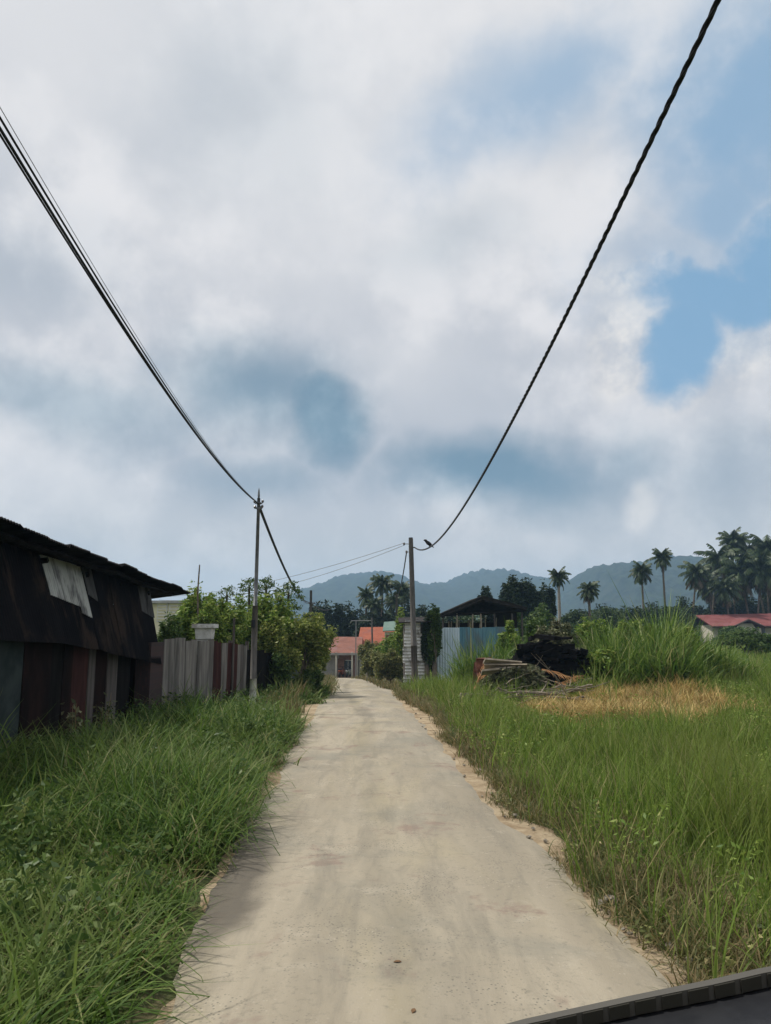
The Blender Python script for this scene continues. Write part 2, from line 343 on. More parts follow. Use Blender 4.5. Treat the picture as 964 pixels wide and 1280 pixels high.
def field_material():
    m = bpy.data.materials.new('field_soil'); m.use_nodes = True; t = m.node_tree; gg = G(t)
    b = t.nodes['Principled BSDF']; b.inputs['Roughness'].default_value = .95; b.inputs['Specular IOR Level'].default_value = .1
    co = N('ShaderNodeTexCoord', t).outputs['Object']
    c = gg.mix(gg.sstep(gg.noise(co, .5, 6, .6), .35, .65), (.05, .062, .024), (.085, .105, .035))
    c = gg.mix(gg.sstep(gg.noise(co, 3, 6, .7), .52, .7), c, (.12, .10, .055))
    t.links.new(c, b.inputs['Base Color'])
    bn = N('ShaderNodeBump', t); bn.inputs['Strength'].default_value = .6; bn.inputs['Distance'].default_value = .05
    t.links.new(gg.noise(co, 12, 6, .7), bn.inputs['Height']); t.links.new(bn.outputs[0], b.inputs['Normal'])
    M['field_soil'] = m
def road_material():
    m = bpy.data.materials.new('worn_lane'); m.use_nodes = True; t = m.node_tree; gg = G(t)
    b = t.nodes['Principled BSDF']; b.inputs['Roughness'].default_value = .9; b.inputs['Specular IOR Level'].default_value = .15
    co = N('ShaderNodeTexCoord', t).outputs['Object']
    mp = N('ShaderNodeMapping', t); mp.inputs['Scale'].default_value = (1, .16, 1); t.links.new(co, mp.inputs['Vector']); st = mp.outputs[0]
    c = gg.mix(gg.sstep(gg.noise(st, 1.1, 6, .6, .4), .36, .64), (.26, .228, .174), (.345, .303, .232))       # worn concrete / dust
    c = gg.mix(gg.m('MULTIPLY', gg.sstep(gg.noise(st, .8, 5, .55, .8), .46, .66), .55), c, (.32, .275, .175))    # yellow sand tracks
    c = gg.mix(gg.m('MULTIPLY', gg.sstep(gg.noise(co, .55, 6, .65, .5), .48, .68), .6), c, (.185, .18, .15))    # greenish grey bitumen showing
    c = gg.mix(gg.m('MULTIPLY', gg.sstep(gg.noise(co, 1.0, 6, .7, .3), .56, .66), .7), c, (.215, .155, .125))    # reddish patches
    c = gg.mix(gg.m('MULTIPLY', gg.sstep(gg.noise(st, 3.4, 7, .68, .6), .46, .66), .45), c, (.17, .155, .125))     # scuffed darker mottling
    c = gg.mix(gg.m('MULTIPLY', gg.sstep(gg.noise(co, 2.6, 7, .7, .2), .56, .70), .55), c, (.37, .33, .26))       # pale dusty blotches
    v = N('ShaderNodeTexVoronoi', t); v.inputs['Scale'].default_value = 38; t.links.new(co, v.inputs['Vector'])
    c = gg.mix(gg.m('MULTIPLY', gg.sstep(v.outputs['Distance'], .34, .12), gg.m('MULTIPLY', gg.sstep(gg.noise(co, 1.3, 5, .65), .46, .60), .75)), c, (.10, .095, .08))  # bare aggregate
    v2 = N('ShaderNodeTexVoronoi', t); v2.inputs['Scale'].default_value = 24; t.links.new(co, v2.inputs['Vector'])
    c = gg.mix(gg.m('MULTIPLY', gg.sstep(v2.outputs['Distance'], .22, .08), gg.m('MULTIPLY', gg.sstep(gg.noise(co, .9, 5, .65), .50, .62), .6)), c, (.42, .38, .31))  # pale grit
    c = gg.mix(gg.m('MULTIPLY', gg.sstep(gg.noise(co, 16, 8, .75), .52, .72), .5), c, (.12, .115, .095))
    # soft shadow of the overhanging verge grass, painted into the colour along the left edge
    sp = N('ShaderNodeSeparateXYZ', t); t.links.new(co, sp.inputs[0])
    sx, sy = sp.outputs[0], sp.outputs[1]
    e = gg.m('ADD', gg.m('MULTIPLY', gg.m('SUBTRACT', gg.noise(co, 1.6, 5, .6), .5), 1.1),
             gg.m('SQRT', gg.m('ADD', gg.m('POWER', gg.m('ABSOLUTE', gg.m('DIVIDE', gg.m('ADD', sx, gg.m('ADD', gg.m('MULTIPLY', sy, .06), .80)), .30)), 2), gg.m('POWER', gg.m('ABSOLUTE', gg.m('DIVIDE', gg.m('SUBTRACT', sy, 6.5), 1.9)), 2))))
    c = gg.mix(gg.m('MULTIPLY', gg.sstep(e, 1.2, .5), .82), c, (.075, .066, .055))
    t.links.new(c, b.inputs['Base Color'])
    bn = N('ShaderNodeBump', t); bn.inputs['Strength'].default_value = .5; bn.inputs['Distance'].default_value = .012
    h = gg.m('ADD', gg.m('MULTIPLY', gg.noise(co, 60, 6, .75), .7), gg.noise(co, 5, 6, .6))
    t.links.new(h, bn.inputs['Height']); t.links.new(bn.outputs[0], b.inputs['Normal'])
    M['worn_lane'] = m
def sand_material():
    m = bpy.data.materials.new('sandy_edge'); m.use_nodes = True; t = m.node_tree; gg = G(t)
    b = t.nodes['Principled BSDF']; b.inputs['Roughness'].default_value = .95; b.inputs['Specular IOR Level'].default_value = .1
    co = N('ShaderNodeTexCoord', t).outputs['Object']
    c = gg.mix(gg.sstep(gg.noise(co, 2.2, 6, .65), .38, .62), (.25, .185, .115), (.40, .32, .215))
    c = gg.mix(gg.m('MULTIPLY', gg.sstep(gg.noise(co, 14, 8, .75), .52, .68), .75), c, (.16, .115, .07))
    t.links.new(c, b.inputs['Base Color'])
    bn = N('ShaderNodeBump', t); bn.inputs['Strength'].default_value = .9; bn.inputs['Distance'].default_value = .03
    t.links.new(gg.noise(co, 22, 8, .75), bn.inputs['Height']); t.links.new(bn.outputs[0], b.inputs['Normal'])
    M['sandy_edge'] = m
field_material(); road_material(); sand_material()

xs = np.unique(np.concatenate([np.linspace(-14, 30, 89), -14-(np.linspace(0, 1, 24)[1:]**2.5)*2050, 30+(np.linspace(0, 1, 24)[1:]**2.5)*2050]))
ys = np.unique(np.concatenate([np.linspace(-30, 100, 131), 100+(np.linspace(0, 1, 30)[1:]**2.5)*2080, [-300, -80]]))
Xg, Yg = np.meshgrid(xs, ys); Zg = gz(Xg, Yg)-.02
nx, ny = len(xs), len(ys); idx = np.arange(nx*ny).reshape(ny, nx)
tag(quads_mesh('ground', np.stack([Xg.ravel(), Yg.ravel(), Zg.ravel()], 1), np.stack([idx[:-1, :-1].ravel(), idx[:-1, 1:].ravel(), idx[1:, 1:].ravel(), idx[1:, :-1].ravel()], 1), 'field_soil', None, True), kind='structure')

def ribbon(name, m, left, right, Ys, lift, cross=8, crown=0., sink=0.):
    V = []
    for y in Ys:
        for k in range(cross+1):
            f = k/cross; x = left(y)*(1-f)+right(y)*f
            V.append((x, y, gzf(x, y)+lift+crown*(1-(2*f-1)**2)-sink*abs(2*f-1)**24))
    n = cross+1; Q = [(i*n+k, i*n+k+1, (i+1)*n+k+1, (i+1)*n+k) for i in range(len(Ys)-1) for k in range(cross)]
    return tag(quads_mesh(name, V, Q, m, None, True), kind='structure')
RY = np.concatenate([np.arange(-25, 40, .12), np.arange(40, 73, .6)])
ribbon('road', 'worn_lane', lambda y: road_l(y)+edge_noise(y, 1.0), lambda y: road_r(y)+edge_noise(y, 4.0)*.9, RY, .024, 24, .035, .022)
ribbon('sandy_verge', 'sandy_edge', lambda y: road_l(y)-.22+edge_noise(y, 2.2)*1.5, lambda y: road_r(y)+sand_r(y)+edge_noise(y, 6.1)*1.6, RY, .008, 40, 0., .05)
# the lane bends away to the left in front of the houses; a sandy pull-in joins it beside the left pole
def sheet(name, m, outline, lift):
    P = [(x, y, gzf(x, y)+lift) for x, y in outline]
    me = bpy.data.meshes.new(name); me.from_pydata(P, [], [tuple(range(len(P)))]); me.update()
    return tag(link(name, me, m), kind='structure')
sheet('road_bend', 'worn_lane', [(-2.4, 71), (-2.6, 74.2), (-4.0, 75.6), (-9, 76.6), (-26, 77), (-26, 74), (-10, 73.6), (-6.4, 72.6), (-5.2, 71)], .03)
sheet('dirt_path', 'sandy_edge', [(-1.7, 16.6), (-2.0, 17.2), (-2.35, 18.2), (-2.75, 20.0), (-2.8, 22), (-2.5, 23.6), (-2.0, 24.6), (-1.5, 24), (-1.3, 20), (-1.2, 17)], .016)

# hills: two forested ridges
def hill(name, prof, Yr, depth, mname, seed):
    rs = R_(seed); px = np.array([p[0] for p in prof], float); py = np.array([p[1] for p in prof], float)
    cols = np.linspace(px[0], px[-1], 260); sk = np.interp(cols, px, py)
    Xc = np.array([at(c, 740, Yr)[0] for c in cols]); H = np.array([max(at(c, s, Yr)[2], 0.5) for c, s in zip(cols, sk)])
    H = H*(1+.010*rs.randn(260))+rs.rand(260)*3.5
    rows = np.concatenate([np.linspace(0, 1, 26), 1+np.linspace(0, 1, 8)[1:]]); V = []
    ph = rs.rand(6)*6
    for r in rows:
        e = math.sin(min(r, 1)*math.pi/2)**1.15 if r <= 1 else max(0, 1-(r-1)**2)
        y = Yr-depth+depth*r
        bump = 1+.10*np.sin(Xc*.02+ph[0]+r*5)*(1-min(r, 1)) + .06*np.sin(Xc*.055+ph[1]-r*9)*(1-min(r, 1))
        V.append(np.stack([Xc, np.full(260, y), H*e*bump-1+rs.rand(260)*6*(0 < r < 1)], 1))
    V = np.concatenate(V); n = 260; k = len(rows); I = np.arange(n*k).reshape(k, n)
    return tag(quads_mesh(name, V, np.stack([I[:-1, :-1].ravel(), I[:-1, 1:].ravel(), I[1:, 1:].ravel(), I[1:, :-1].ravel()], 1), mname, None, False), kind='structure')
mat('hill_forest', (.006, .013, .010), (.024, .04, .022), .07, .95, detail=8, c3=(.026, .036, .024), s3=.5)
hill('far_hills', [(150, 800), (290, 780), (340, 762), (375, 747), (392, 737), (425, 727), (450, 722), (472, 719), (500, 725), (525, 733), (552, 732), (580, 722), (595, 717), (625, 719), (650, 726), (690, 732), (730, 728), (800, 740), (900, 760), (1050, 790)], 1700, 700, 'hill_forest', 1)
hill('near_hills', [(640, 790), (690, 760), (718, 733), (728, 720), (738, 713), (760, 711), (785, 709), (812, 703), (832, 703), (860, 706), (900, 712), (960, 722), (1060, 735), (1250, 770), (1400, 795)], 1150, 450, 'hill_forest', 2)

# air
hz = MB().box((0, 930, 82), (4300, 2640, 171)).build('haze', None); tag(hz, kind='stuff')
hm = bpy.data.materials.new('haze_air'); hm.use_nodes = True; ht = hm.node_tree; ht.nodes.clear()
pv = N('ShaderNodeVolumePrincipled', ht); pv.inputs['Color'].default_value = (.44, .69, 1, 1); pv.inputs['Density'].default_value = .00036; pv.inputs['Anisotropy'].default_value = .1
ho = N('ShaderNodeOutputMaterial', ht); ht.links.new(pv.outputs[0], ho.inputs['Volume'])
hz.data.materials.append(hm)

# ------------------------------------------------------------------ the dark shed on the left
shed = empty('shed', (-7.2, 14, 0), 'sooty dark lean-to shed with rusty corrugated roof and two pale sheets under its eave', 'shed')
sh0 = np.array([-7.2, 14, 0])
def loc(P, o): return np.array(P, float)-np.array(o, float)
eY = np.array([7.0, 10.5, 13.2, 15.3, 17.0, 18.4, 20.0]); eZ = np.array([3.62, 3.46, 3.31, 3.24, 3.13, 3.06, 2.95]); eX = np.array([-5.36, -5.30, -5.24, -5.2, -5.17, -5.12, -5.06])
rs = R_(5)
# corrugated roof sheets: wavy along the eave, falling away from the lane, each sheet a little shifted
Yr = np.arange(7.0, 20.0, .019); m = len(Yr)
def roof_pt(y, f, dz=0):
    zc = np.interp(y, eY, eZ); xc = np.interp(y, eY, eX)
    sheet_i = np.floor((y-7)/.82); jig = .03*np.sin(sheet_i*2.7); lift = .025*np.sin(sheet_i*1.9+.5)
    return np.stack([xc+jig-(1-0)*f*4.6, y, zc+lift+.018*np.sin(y*2*math.pi/.085)+dz-f*.62], -1)
V = np.concatenate([roof_pt(Yr, f, d) for d in (0.0, .012) for f in (0, .33, .66, 1)])
Q = []
I = np.arange(m)
for L in (0, 4):
    for k in range(3):
        a = (L+k)*m; b = (L+k+1)*m
        Q.append(np.stack([a+I[:-1], a+I[1:], b+I[1:], b+I[:-1]], 1))
Q.append(np.stack([I[:-1], I[1:], 4*m+I[1:], 4*m+I[:-1]], 1))
quads_mesh('roof', V-sh0, np.concatenate(Q), 'rust_roof', shed)
b = MB()
for f in (.06, .35, .65, .93):
    pts = [roof_pt(np.array(y), f)-np.array([0, 0, .085])-sh0 for y in np.linspace(7.2, 19.3 if f < .2 else 18.5, 14)]
    b.tube(pts, .045, 4)
b.build('purlin', 'black_board', shed)
b = MB()
for y in np.linspace(7.6, 18.3, 7):
    b.tube([roof_pt(np.array(y), f)-np.array([0, 0, .17])-sh0 for f in (.1, .5, .97)], .05, 4)
b.build('rafter', 'black_board', shed)
def corrugated(q, name, m, wl=.085, amp=.011):
    """corrugated sheet hung between four corners (top near, top far, bottom far, bottom near), ribs running down"""
    q = np.array(q, float); w = np.linalg.norm(q[1]-q[0]); n = max(int(w/wl*6), 6); nn = np.cross(q[1]-q[0], q[3]-q[0]); nn /= np.linalg.norm(nn); V = []
    for d in (0, .006):
        for i in range(n+1):
            f = i/n; o_ = nn*(d+amp*math.sin(f*w/wl*2*math.pi))
            V += [q[0]*(1-f)+q[1]*f+o_, q[3]*(1-f)+q[2]*f+o_]
    Q = [(L+2*i, L+2*i+1, L+2*i+3, L+2*i+2) for L in (0, 2*(n+1)) for i in range(n)]
    return quads_mesh(name, np.array(V), np.array(Q), m, shed)
def clad_top(y): return np.array([np.interp(y, [7, 13, 18.5], [-5.95, -5.86, -5.67]), y, np.interp(y, eY, eZ)-.10])
def clad_bot(y): return np.array([np.interp(y, [7, 13, 18.5], [-5.46, -5.36, -5.28]), y, np.interp(y, [7, 10, 13.4, 16, 18.5], [1.92, 1.86, 1.72, 1.45, 1.20])+.02*math.sin(y*7)])
edges = [7.0, 8.1, 9.3, 10.4, 11.55, 12.95, 14.15, 14.62, 15.1, 15.9, 16.75, 17.65, 18.5]
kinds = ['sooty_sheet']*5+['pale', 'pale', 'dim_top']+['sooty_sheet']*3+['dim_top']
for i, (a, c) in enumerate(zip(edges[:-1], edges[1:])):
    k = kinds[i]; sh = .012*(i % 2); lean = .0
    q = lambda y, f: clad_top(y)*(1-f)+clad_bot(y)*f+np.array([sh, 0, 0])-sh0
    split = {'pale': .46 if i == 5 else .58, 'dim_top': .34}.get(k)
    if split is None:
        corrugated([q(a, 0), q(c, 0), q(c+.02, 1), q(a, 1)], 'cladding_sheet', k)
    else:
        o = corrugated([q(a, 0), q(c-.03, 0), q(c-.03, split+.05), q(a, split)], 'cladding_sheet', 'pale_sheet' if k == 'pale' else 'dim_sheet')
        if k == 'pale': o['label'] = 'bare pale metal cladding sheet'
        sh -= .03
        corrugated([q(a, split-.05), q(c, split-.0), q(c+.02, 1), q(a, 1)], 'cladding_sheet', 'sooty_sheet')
for y in (7.2, 10.6, 13.4, 15.2, 17.0, 18.35): MB().tube([clad_top(y)-sh0+[-.08, 0, 0], clad_bot(y)-sh0+[-.08, 0, 0]], .035, 4).build('stud', 'black_board', shed)
# lower wall: boards and sheets of different darkness
WX = -5.62
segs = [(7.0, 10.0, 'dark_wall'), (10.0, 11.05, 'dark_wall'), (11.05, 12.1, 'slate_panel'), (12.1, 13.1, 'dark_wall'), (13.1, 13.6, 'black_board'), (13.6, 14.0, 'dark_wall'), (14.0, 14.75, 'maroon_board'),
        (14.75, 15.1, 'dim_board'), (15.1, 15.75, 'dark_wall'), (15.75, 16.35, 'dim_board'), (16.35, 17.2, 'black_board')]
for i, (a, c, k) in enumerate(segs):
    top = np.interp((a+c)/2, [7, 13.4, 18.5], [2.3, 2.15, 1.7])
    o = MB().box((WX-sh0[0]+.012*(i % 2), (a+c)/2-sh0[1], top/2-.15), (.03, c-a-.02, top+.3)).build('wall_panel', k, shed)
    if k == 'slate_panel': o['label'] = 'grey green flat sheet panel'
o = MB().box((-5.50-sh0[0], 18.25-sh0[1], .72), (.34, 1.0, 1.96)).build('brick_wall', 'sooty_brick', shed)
MB().box((-7.75-sh0[0], 18.42-sh0[1], 1.2), (4.1, .06, 2.75)).build('end_wall', 'dark_wall', shed)
MB().box((-9.75-sh0[0], 12.8-sh0[1], 1.1), (.06, 11.2, 2.5)).build('rear_wall', 'dark_wall', shed)

# ------------------------------------------------------------------ board fence beyond the shed
FA, FB = np.array([-5.36, 18.75]), np.array([-3.25, 28.2])
fence = empty('board_fence', (FA[0], FA[1], 0), 'patchwork fence of grey and maroon upright boards between shed and creeper hedge', 'fence')
fd = FB-FA; fl = np.linalg.norm(fd); fang = math.atan2(fd[1], fd[0])
def fence_u(px):
    k = (px-482)/FPX/ray(px, 835)[1]
    t = (k*FA[1]-FA[0])/(fd[0]-k*fd[1]); return float(t)*fl
rs = R_(11); u = 0.0; seq = []
plan = [(203, 231, 'grey_board', 4), (231, 266, 'grey_board', 5), (266, 276, 'maroon_board', 2), (276, 283, 'grey_board', 1), (283, 296, 'maroon_board', 2), (296, 300, 'grey_board', 1), (300, 304, 'dim_board', 1), (304, 308, 'grey_board', 1),
        (308, 330, 'black_board', 6), (330, 351, 'black_board', 6), (351, 362, 'teal_sheet', 1), (362, 375, 'teal_sheet', 1)]
for (p0, p1, k, n) in plan:
    u0, u1 = fence_u(p0), fence_u(p1)
    for j in range(n):
        a = u0+(u1-u0)*j/n; c = u0+(u1-u0)*(j+1)/n; mid = (a+c)/2
        X, Y = FA+fd*mid/fl; zg = gzf(X, Y)
        py = np.interp((p0+p1)/2, [208, 262, 300, 330, 352, 375], [800, 803, 807, 818, 815, 818])
        top = EYE-(py-792)/FPX*Y+rs.uniform(-.022, .022)
        o = MB().box((mid, rs.uniform(-.012, .012), (top+zg)/2-.05), (c-a-.004, .025, top-zg+.2), (rs.uniform(-.02, .02), rs.uniform(-.006, .006), 0)).build('board' if k != 'teal_sheet' else 'zinc_sheet', k, fence)
fence.rotation_euler.z = fang
b = MB()
for z in (.5, 1.35): b.tube([(0, .06, z), (fl*.5, .06, z-.1), (fl, .06, z-.5)], .035, 4)
b.build('rail', 'black_board', fence)
for px in (268, 292, 313, 352):
    uu = fence_u(px); X, Y = FA+fd*uu/fl; zg = gzf(X, Y)
    MB().box((uu, .13, zg+.85), (.09, .09, 2.1)).build('fence_post', 'dim_board', fence)
MB().tube([(fence_u(289), -.05, -.2), (fence_u(289)+.02, -.04, 1.2), (fence_u(289)+.01, -.05, 2.35)], .035, 6).build('stake', 'dim_board', fence)

p = at(256, 800, 22); gp_ = empty('gate_pillar', (p[0], p[1], gzf(p[0], p[1])), 'whitish square pillar with flared slab cap behind the board fence', 'pillar')
h0 = gp_.location.z; tz = at(256, 780, 22)[2]-h0
MB().box((0, 0, tz/2-.15), (.36, .36, tz-.3)).build('shaft', 'concrete', gp_)
b = MB(); b.hexa([(-.21, -.21, tz-.42), (.21, -.21, tz-.42), (.21, .21, tz-.42), (-.21, .21, tz-.42)], [(-.235, -.235, tz-.12), (.235, -.235, tz-.12), (.235, .235, tz-.12), (-.235, .235, tz-.12)])
b.box((0, 0, tz-.055), (.62, .62, .11)); b.build('cap', 'pale_paint', gp_)
p = at(249, 745, 24); q = at(248, 706, 24)
o = MB().tube([(0, 0, 0), (.02, 0, (q[2]-gzf(*p[:2]))*.5), (-.05, 0, (q[2]-gzf(*p[:2]))*.8), (-.02, 0, q[2]-gzf(*p[:2]))], [.035, .032, .028, .02], 6).build('thin_pole', 'bark'); o.location = (p[0], p[1], gzf(*p[:2]))
tag(o, 'thin bent bare pole sticking up out of the bushes beside the shed roof', 'pole')

# ------------------------------------------------------------------ utility poles and lines
LP = at(316, 876, 20.7); LP[2] = gzf(LP[0], LP[1]); ltop = at(318, 610, 20.7)[2]; latt = 5.42
lp = empty('utility_pole', LP, 'slim dark steel utility pole with white painted foot in front of the board fence', 'pole')
Lh = ltop-LP[2]
MB().tube([(0, 0, 2.75), (.01, 0, 3.6), (.02, 0, Lh-.28)], [.055, .05, .042], 10).build('upper_pole', 'steel_grey', lp, True)
MB().tube([(0, 0, .85), (0, 0, 2.0), (.0, 0, 2.78)], [.082, .08, .075], 10).build('lower_pole', 'pole_wood', lp, True)
MB().tube([(0, 0, -.2), (0, 0, .3), (0, 0, .87)], [.098, .095, .09], 10).build('painted_foot', 'pale_paint', lp, True)
MB().tube([(.02, 0, Lh-.3), (.02, 0, Lh-.22), (.02, 0, Lh-.06), (.02, 0, Lh)], [.02, .035, .02, .004], 6).build('spike', 'steel_grey', lp)
b = MB(); za = latt-LP[2]
for dz in (0, -.14):
    b = MB(); b.box((.02, 0, za+dz), (.2, .05, .03)); b.box((.02, 0, za+dz), (.12, .14, .045)); br = b.build('bracket', 'steel_grey', lp)
for dx, dz in ((-.09, .03), (.13, .04), (-.08, -.12), (.12, -.10)): b = MB(); b.tube([(dx, 0, za+dz-.03), (dx, 0, za+dz), (dx, 0, za+dz+.03), (dx, 0, za+dz+.055)], [.018, .036, .036, .015], 8); b.build('insulator', 'porcelain', br)
b = MB(); b.box((-.02, -.09, 2.3), (.10, .09, .2)); b.build('cable_box', 'black_plastic', lp)

RPx, RPy = at(519, 850, 38)[:2]; RPz = gzf(RPx, RPy)
rtop = at(513.5, 672, 38); rp = empty('utility_pole', (RPx, RPy, RPz), 'stout weathered grey utility pole leaning slightly beside the white shack', 'pole')
dx = rtop[0]-RPx; Rh = rtop[2]-RPz
MB().tube([(dx*.28, 0, Rh*.28), (dx*.6, 0, Rh*.6), (dx*.97, 0, Rh-.1), (dx, 0, Rh)], [.142, .128, .112, .10], 12).build('upper_pole', 'pole_wood', rp, True)
MB().tube([(-.02, 0, -.3), (dx*.15, 0, Rh*.15), (dx*.283, 0, Rh*.283)], [.165, .155, .146], 12).build('lower_pole', 'dim_board', rp, True)
zc = 6.13-RPz; zw = at(505, 680, 38)[2]-RPz; zd = at(509, 690, 38)[2]-RPz
MB().box((dx*.92+.13, 0, zc), (.14, .06, .06)).build('bracket', 'steel_grey', rp)
for (x_, z_) in ((dx-.33, zw), (dx-.21, zd)): br = MB().tube([(dx*.93-.05, 0, z_), (x_, -.02, z_)], .018, 6).build('bracket', 'steel_grey', rp); b = MB(); b.tube([(x_, -.02, z_-.07), (x_, -.02, z_-.03), (x_, -.02, z_+.03), (x_, -.02, z_+.07)], [.03, .055, .055, .03], 8); b.build('insulator', 'porcelain', br)

def cable(name, m, label, pts, r, n=6):
    o = MB().tube(pts, r, n).build(name, m, None, True); return tag(o, label, 'cable')
def span(A, B, coef, k, off=(0, 0, 0), f0=0., f1=1.):
    s = np.linspace(f0, f1, k); P = np.stack([A[0]+(B[0]-A[0])*s, A[1]+(B[1]-A[1])*s, np.polyval(coef, s)], 1)
    return P
A2 = (LP[0]+.02, LP[1]); B2 = (-2.2, -3.0); cL = [2.80, -2.03, 5.41]
base = span(A2, B2, cL, 60, f1=1.12); spread = np.linspace(.15, 1.15, 60)[:, None]
cable('overhead_cable', 'cable_black', 'thickest black cable of the left overhead bundle', base+spread*np.array([-.012, 0, -.022]), .0125)
tw = np.linspace(0, 60, 60)[:, None]
cable('overhead_cable', 'cable_black', 'black cable clinging just under the thickest one of the left bundle', base+spread*np.array([-.03, 0, -.047])*1.0, .009)
cable('overhead_cable', 'cable_black', 'middle slim black cable of the left overhead bundle', base+spread*np.array([.014, 0, .03]), .0095)
cable('overhead_wire', 'cable_grey', 'thin pale grey wire above the left cable bundle', base+spread*np.array([.035, 0, .085]), .0032, 5)
# right: thick twisted cable from the stout pole over the car
A3 = (RPx+dx+.2, RPy); B3 = (1.9, -3.0); cR = [6.26, -6.18, 6.13]
s = np.linspace(0, 1.1, 900); P = np.stack([A3[0]+(B3[0]-A3[0])*s, A3[1]+(B3[1]-A3[1])*s, np.polyval(cR, s)], 1)
b = MB(); L = np.concatenate([[0], np.cumsum(np.linalg.norm(np.diff(P, axis=0), axis=1))]); rr = np.interp(P[:, 1], [0, 10, 38], [.0085, .011, .017])
for k in range(3):
    a = L*2*math.pi/.42+k*2*math.pi/3
    b.tube(P+np.stack([np.cos(a)*rr*1.02, 0*a, np.sin(a)*rr*1.02], 1), rr, 5)
tag(b.build('twisted_cable', 'cable_black', None, True), 'thick twisted black cable sweeping up over the right side of the lane', 'cable')
# bird
fb = .24; bp = np.array([np.interp(fb, s, P[:, 0]), np.interp(fb, s, P[:, 1]), np.polyval(cR, fb)])
i0 = int(np.argmin([abs(482+FPX*p_[0]/(p_[1]*math.cos(PITCH)+(p_[2]-EYE)*math.sin(PITCH))-536.5) for p_ in P])); bp = P[i0]
b = MB(); k = 1.0
b.tube([(.17, 0, -.02), (.12, 0, .02), (.05, 0, .085), (-.04, 0, .15), (-.085, 0, .19), (-.12, 0, .235), (-.16, 0, .25), (-.2, 0, .24)], [.012, .022, .06, .072, .052, .05, .035, .006], 8)
b.tube([(.02, .02, .09), (.02, .02, .0)], .008, 4); b.tube([(.0, -.02, .09), (.0, -.02, .0)], .008, 4)
o = b.build('bird', 'bird_black', None, True); o.location = bp+np.array([0, 0, .02]); tag(o, 'small dark bird perched on the twisted cable near the stout pole', 'bird')
# far pole behind the hedge, bundle running to it and on
FP = at(388, 800, 58); FPz = gzf(FP[0], FP[1]); ft = at(388, 738, 58)[2]
fp = empty('utility_pole', (FP[0], FP[1], FPz), 'short distant dark pole standing against the blue hill beyond the hedge', 'pole')
MB().tube([(0, 0, -.2), (0, 0, (ft-FPz)*.5), (0, 0, ft-FPz)], [.14, .12, .09], 8).build('shaft', 'pole_wood', fp, True)
MB().box((.1, 0, at(388, 754, 58)[2]-FPz), (.5, .12, .1)).build('bracket', 'steel_grey', fp)
def hang(P0, P1, sag, k=30):
    t = np.linspace(0, 1, k)[:, None]; P0 = np.array(P0); P1 = np.array(P1)
    return P0+(P1-P0)*t-np.array([0, 0, 1])*sag*4*t*(1-t)
fa = at(388, 753, 58)
for i, (dz, lab, r) in enumerate(((.0, 'thicker black cable sagging from the slim pole to the distant short pole', .03), (-.09, 'lower slim black cable sagging from the slim pole to the distant short pole', .02))):
    cable('overhead_cable', 'cable_black', lab, hang((A2[0], A2[1], 5.41+dz), fa+np.array([0, 0, dz]), .72), r)
cable('overhead_cable', 'cable_black', 'short dark cable running on from the distant pole into the trees', hang(fa, at(412, 762, 75), .25), .035)
hs = at(199, 750, 58)
cable('overhead_wire', 'cable_grey', 'upper of two thin wires from the stout pole over to the left', hang((RPx+dx-.33, RPy, zw+RPz+.05), hs+np.array([0, 0, .22]), .55), .012, 5)
cable('overhead_wire', 'cable_grey', 'lower of two thin wires from the stout pole over to the left', hang((RPx+dx-.33, RPy, zw+RPz-.06), hs, .85), .012, 5)
dt = at(496, 745, 66)
cable('overhead_cable', 'cable_black', 'dark drop cable falling steeply from the stout pole towards the palms', hang((RPx+dx-.21, RPy, zd+RPz), dt, .55), .03)
dpz = gzf(dt[0], dt[1]); dpole = empty('utility_pole', (dt[0], dt[1], dpz), 'distant wooden pole half hidden among the palms behind the stout pole', 'pole')
MB().tube([(0, 0, -.2), (0, 0, 3), (0, 0, dt[2]-dpz+.2)], [.13, .11, .09], 8).build('shaft', 'pole_wood', dpole, True)
MB().box((0, 0, dt[2]-dpz), (.4, .1, .1)).build('bracket', 'steel_grey', dpole)

# ------------------------------------------------------------------ houses at the end of the lane
def roofslab(b, a, c, d, e, t=.12): b.slab([a, c, d, e], t)
HY = 79.0; hz0 = gzf(-3, HY)
def hx(px, Y=HY): return at(px, 800, Y)[0]
def hzz(py, Y=HY): return at(460, py, Y)[2]
h1 = empty('brick_house', (hx(430), HY, hz0), 'low house with faded red roof, grey wall and brown door at lane end', 'house')
o1 = np.array([hx(430), HY, hz0])
x0, x1 = hx(400)-o1[0], hx(446)-o1[0]; ev = hzz(813)-hz0; rd = hzz(797)-hz0
MB().box(((x0+hx(424)-o1[0])/2, 0, ev/2), (hx(424)-o1[0]-x0, .2, ev+.1)).build('wall', 'grey_wall', h1)
MB().box(((hx(424)-o1[0]+x1)/2, .05, ev/2), (x1-hx(424)+o1[0], .2, ev+.1)).build('brick_wall', 'house_brick', h1)
MB().box(((x0+x1)/2, 4, ev/2), (x1-x0, 7.7, ev)).build('body', 'plaster', h1)
b = MB(); b.slab([(x0-.3, -1.3, ev-.22), (x1+.5, -1.3, ev-.30), (x1+.5, 3.5, rd), (x0-.3, 3.5, rd+.05)], .1); b.slab([(x0-.3, 3.5, rd+.05), (x1+.5, 3.5, rd), (x1+.5, 8.5, ev), (x0-.3, 8.5, ev)], .1)
rf = b.build('roof', 'roof_rust', h1)
MB().box(((x0+x1)/2+.1, -1.34, ev-.33), (x1-x0+.8, .06, .22)).build('fascia', 'grey_wall', rf)
d = MB().box((hx(427.5)-o1[0], -.09, .95), (.8, .08, 1.9)).build('door', 'door_brown', h1)
MB().box((hx(427.5)-o1[0]+.3, -.15, .95), (.04, .06, .14)).build('handle', 'steel_grey', d)
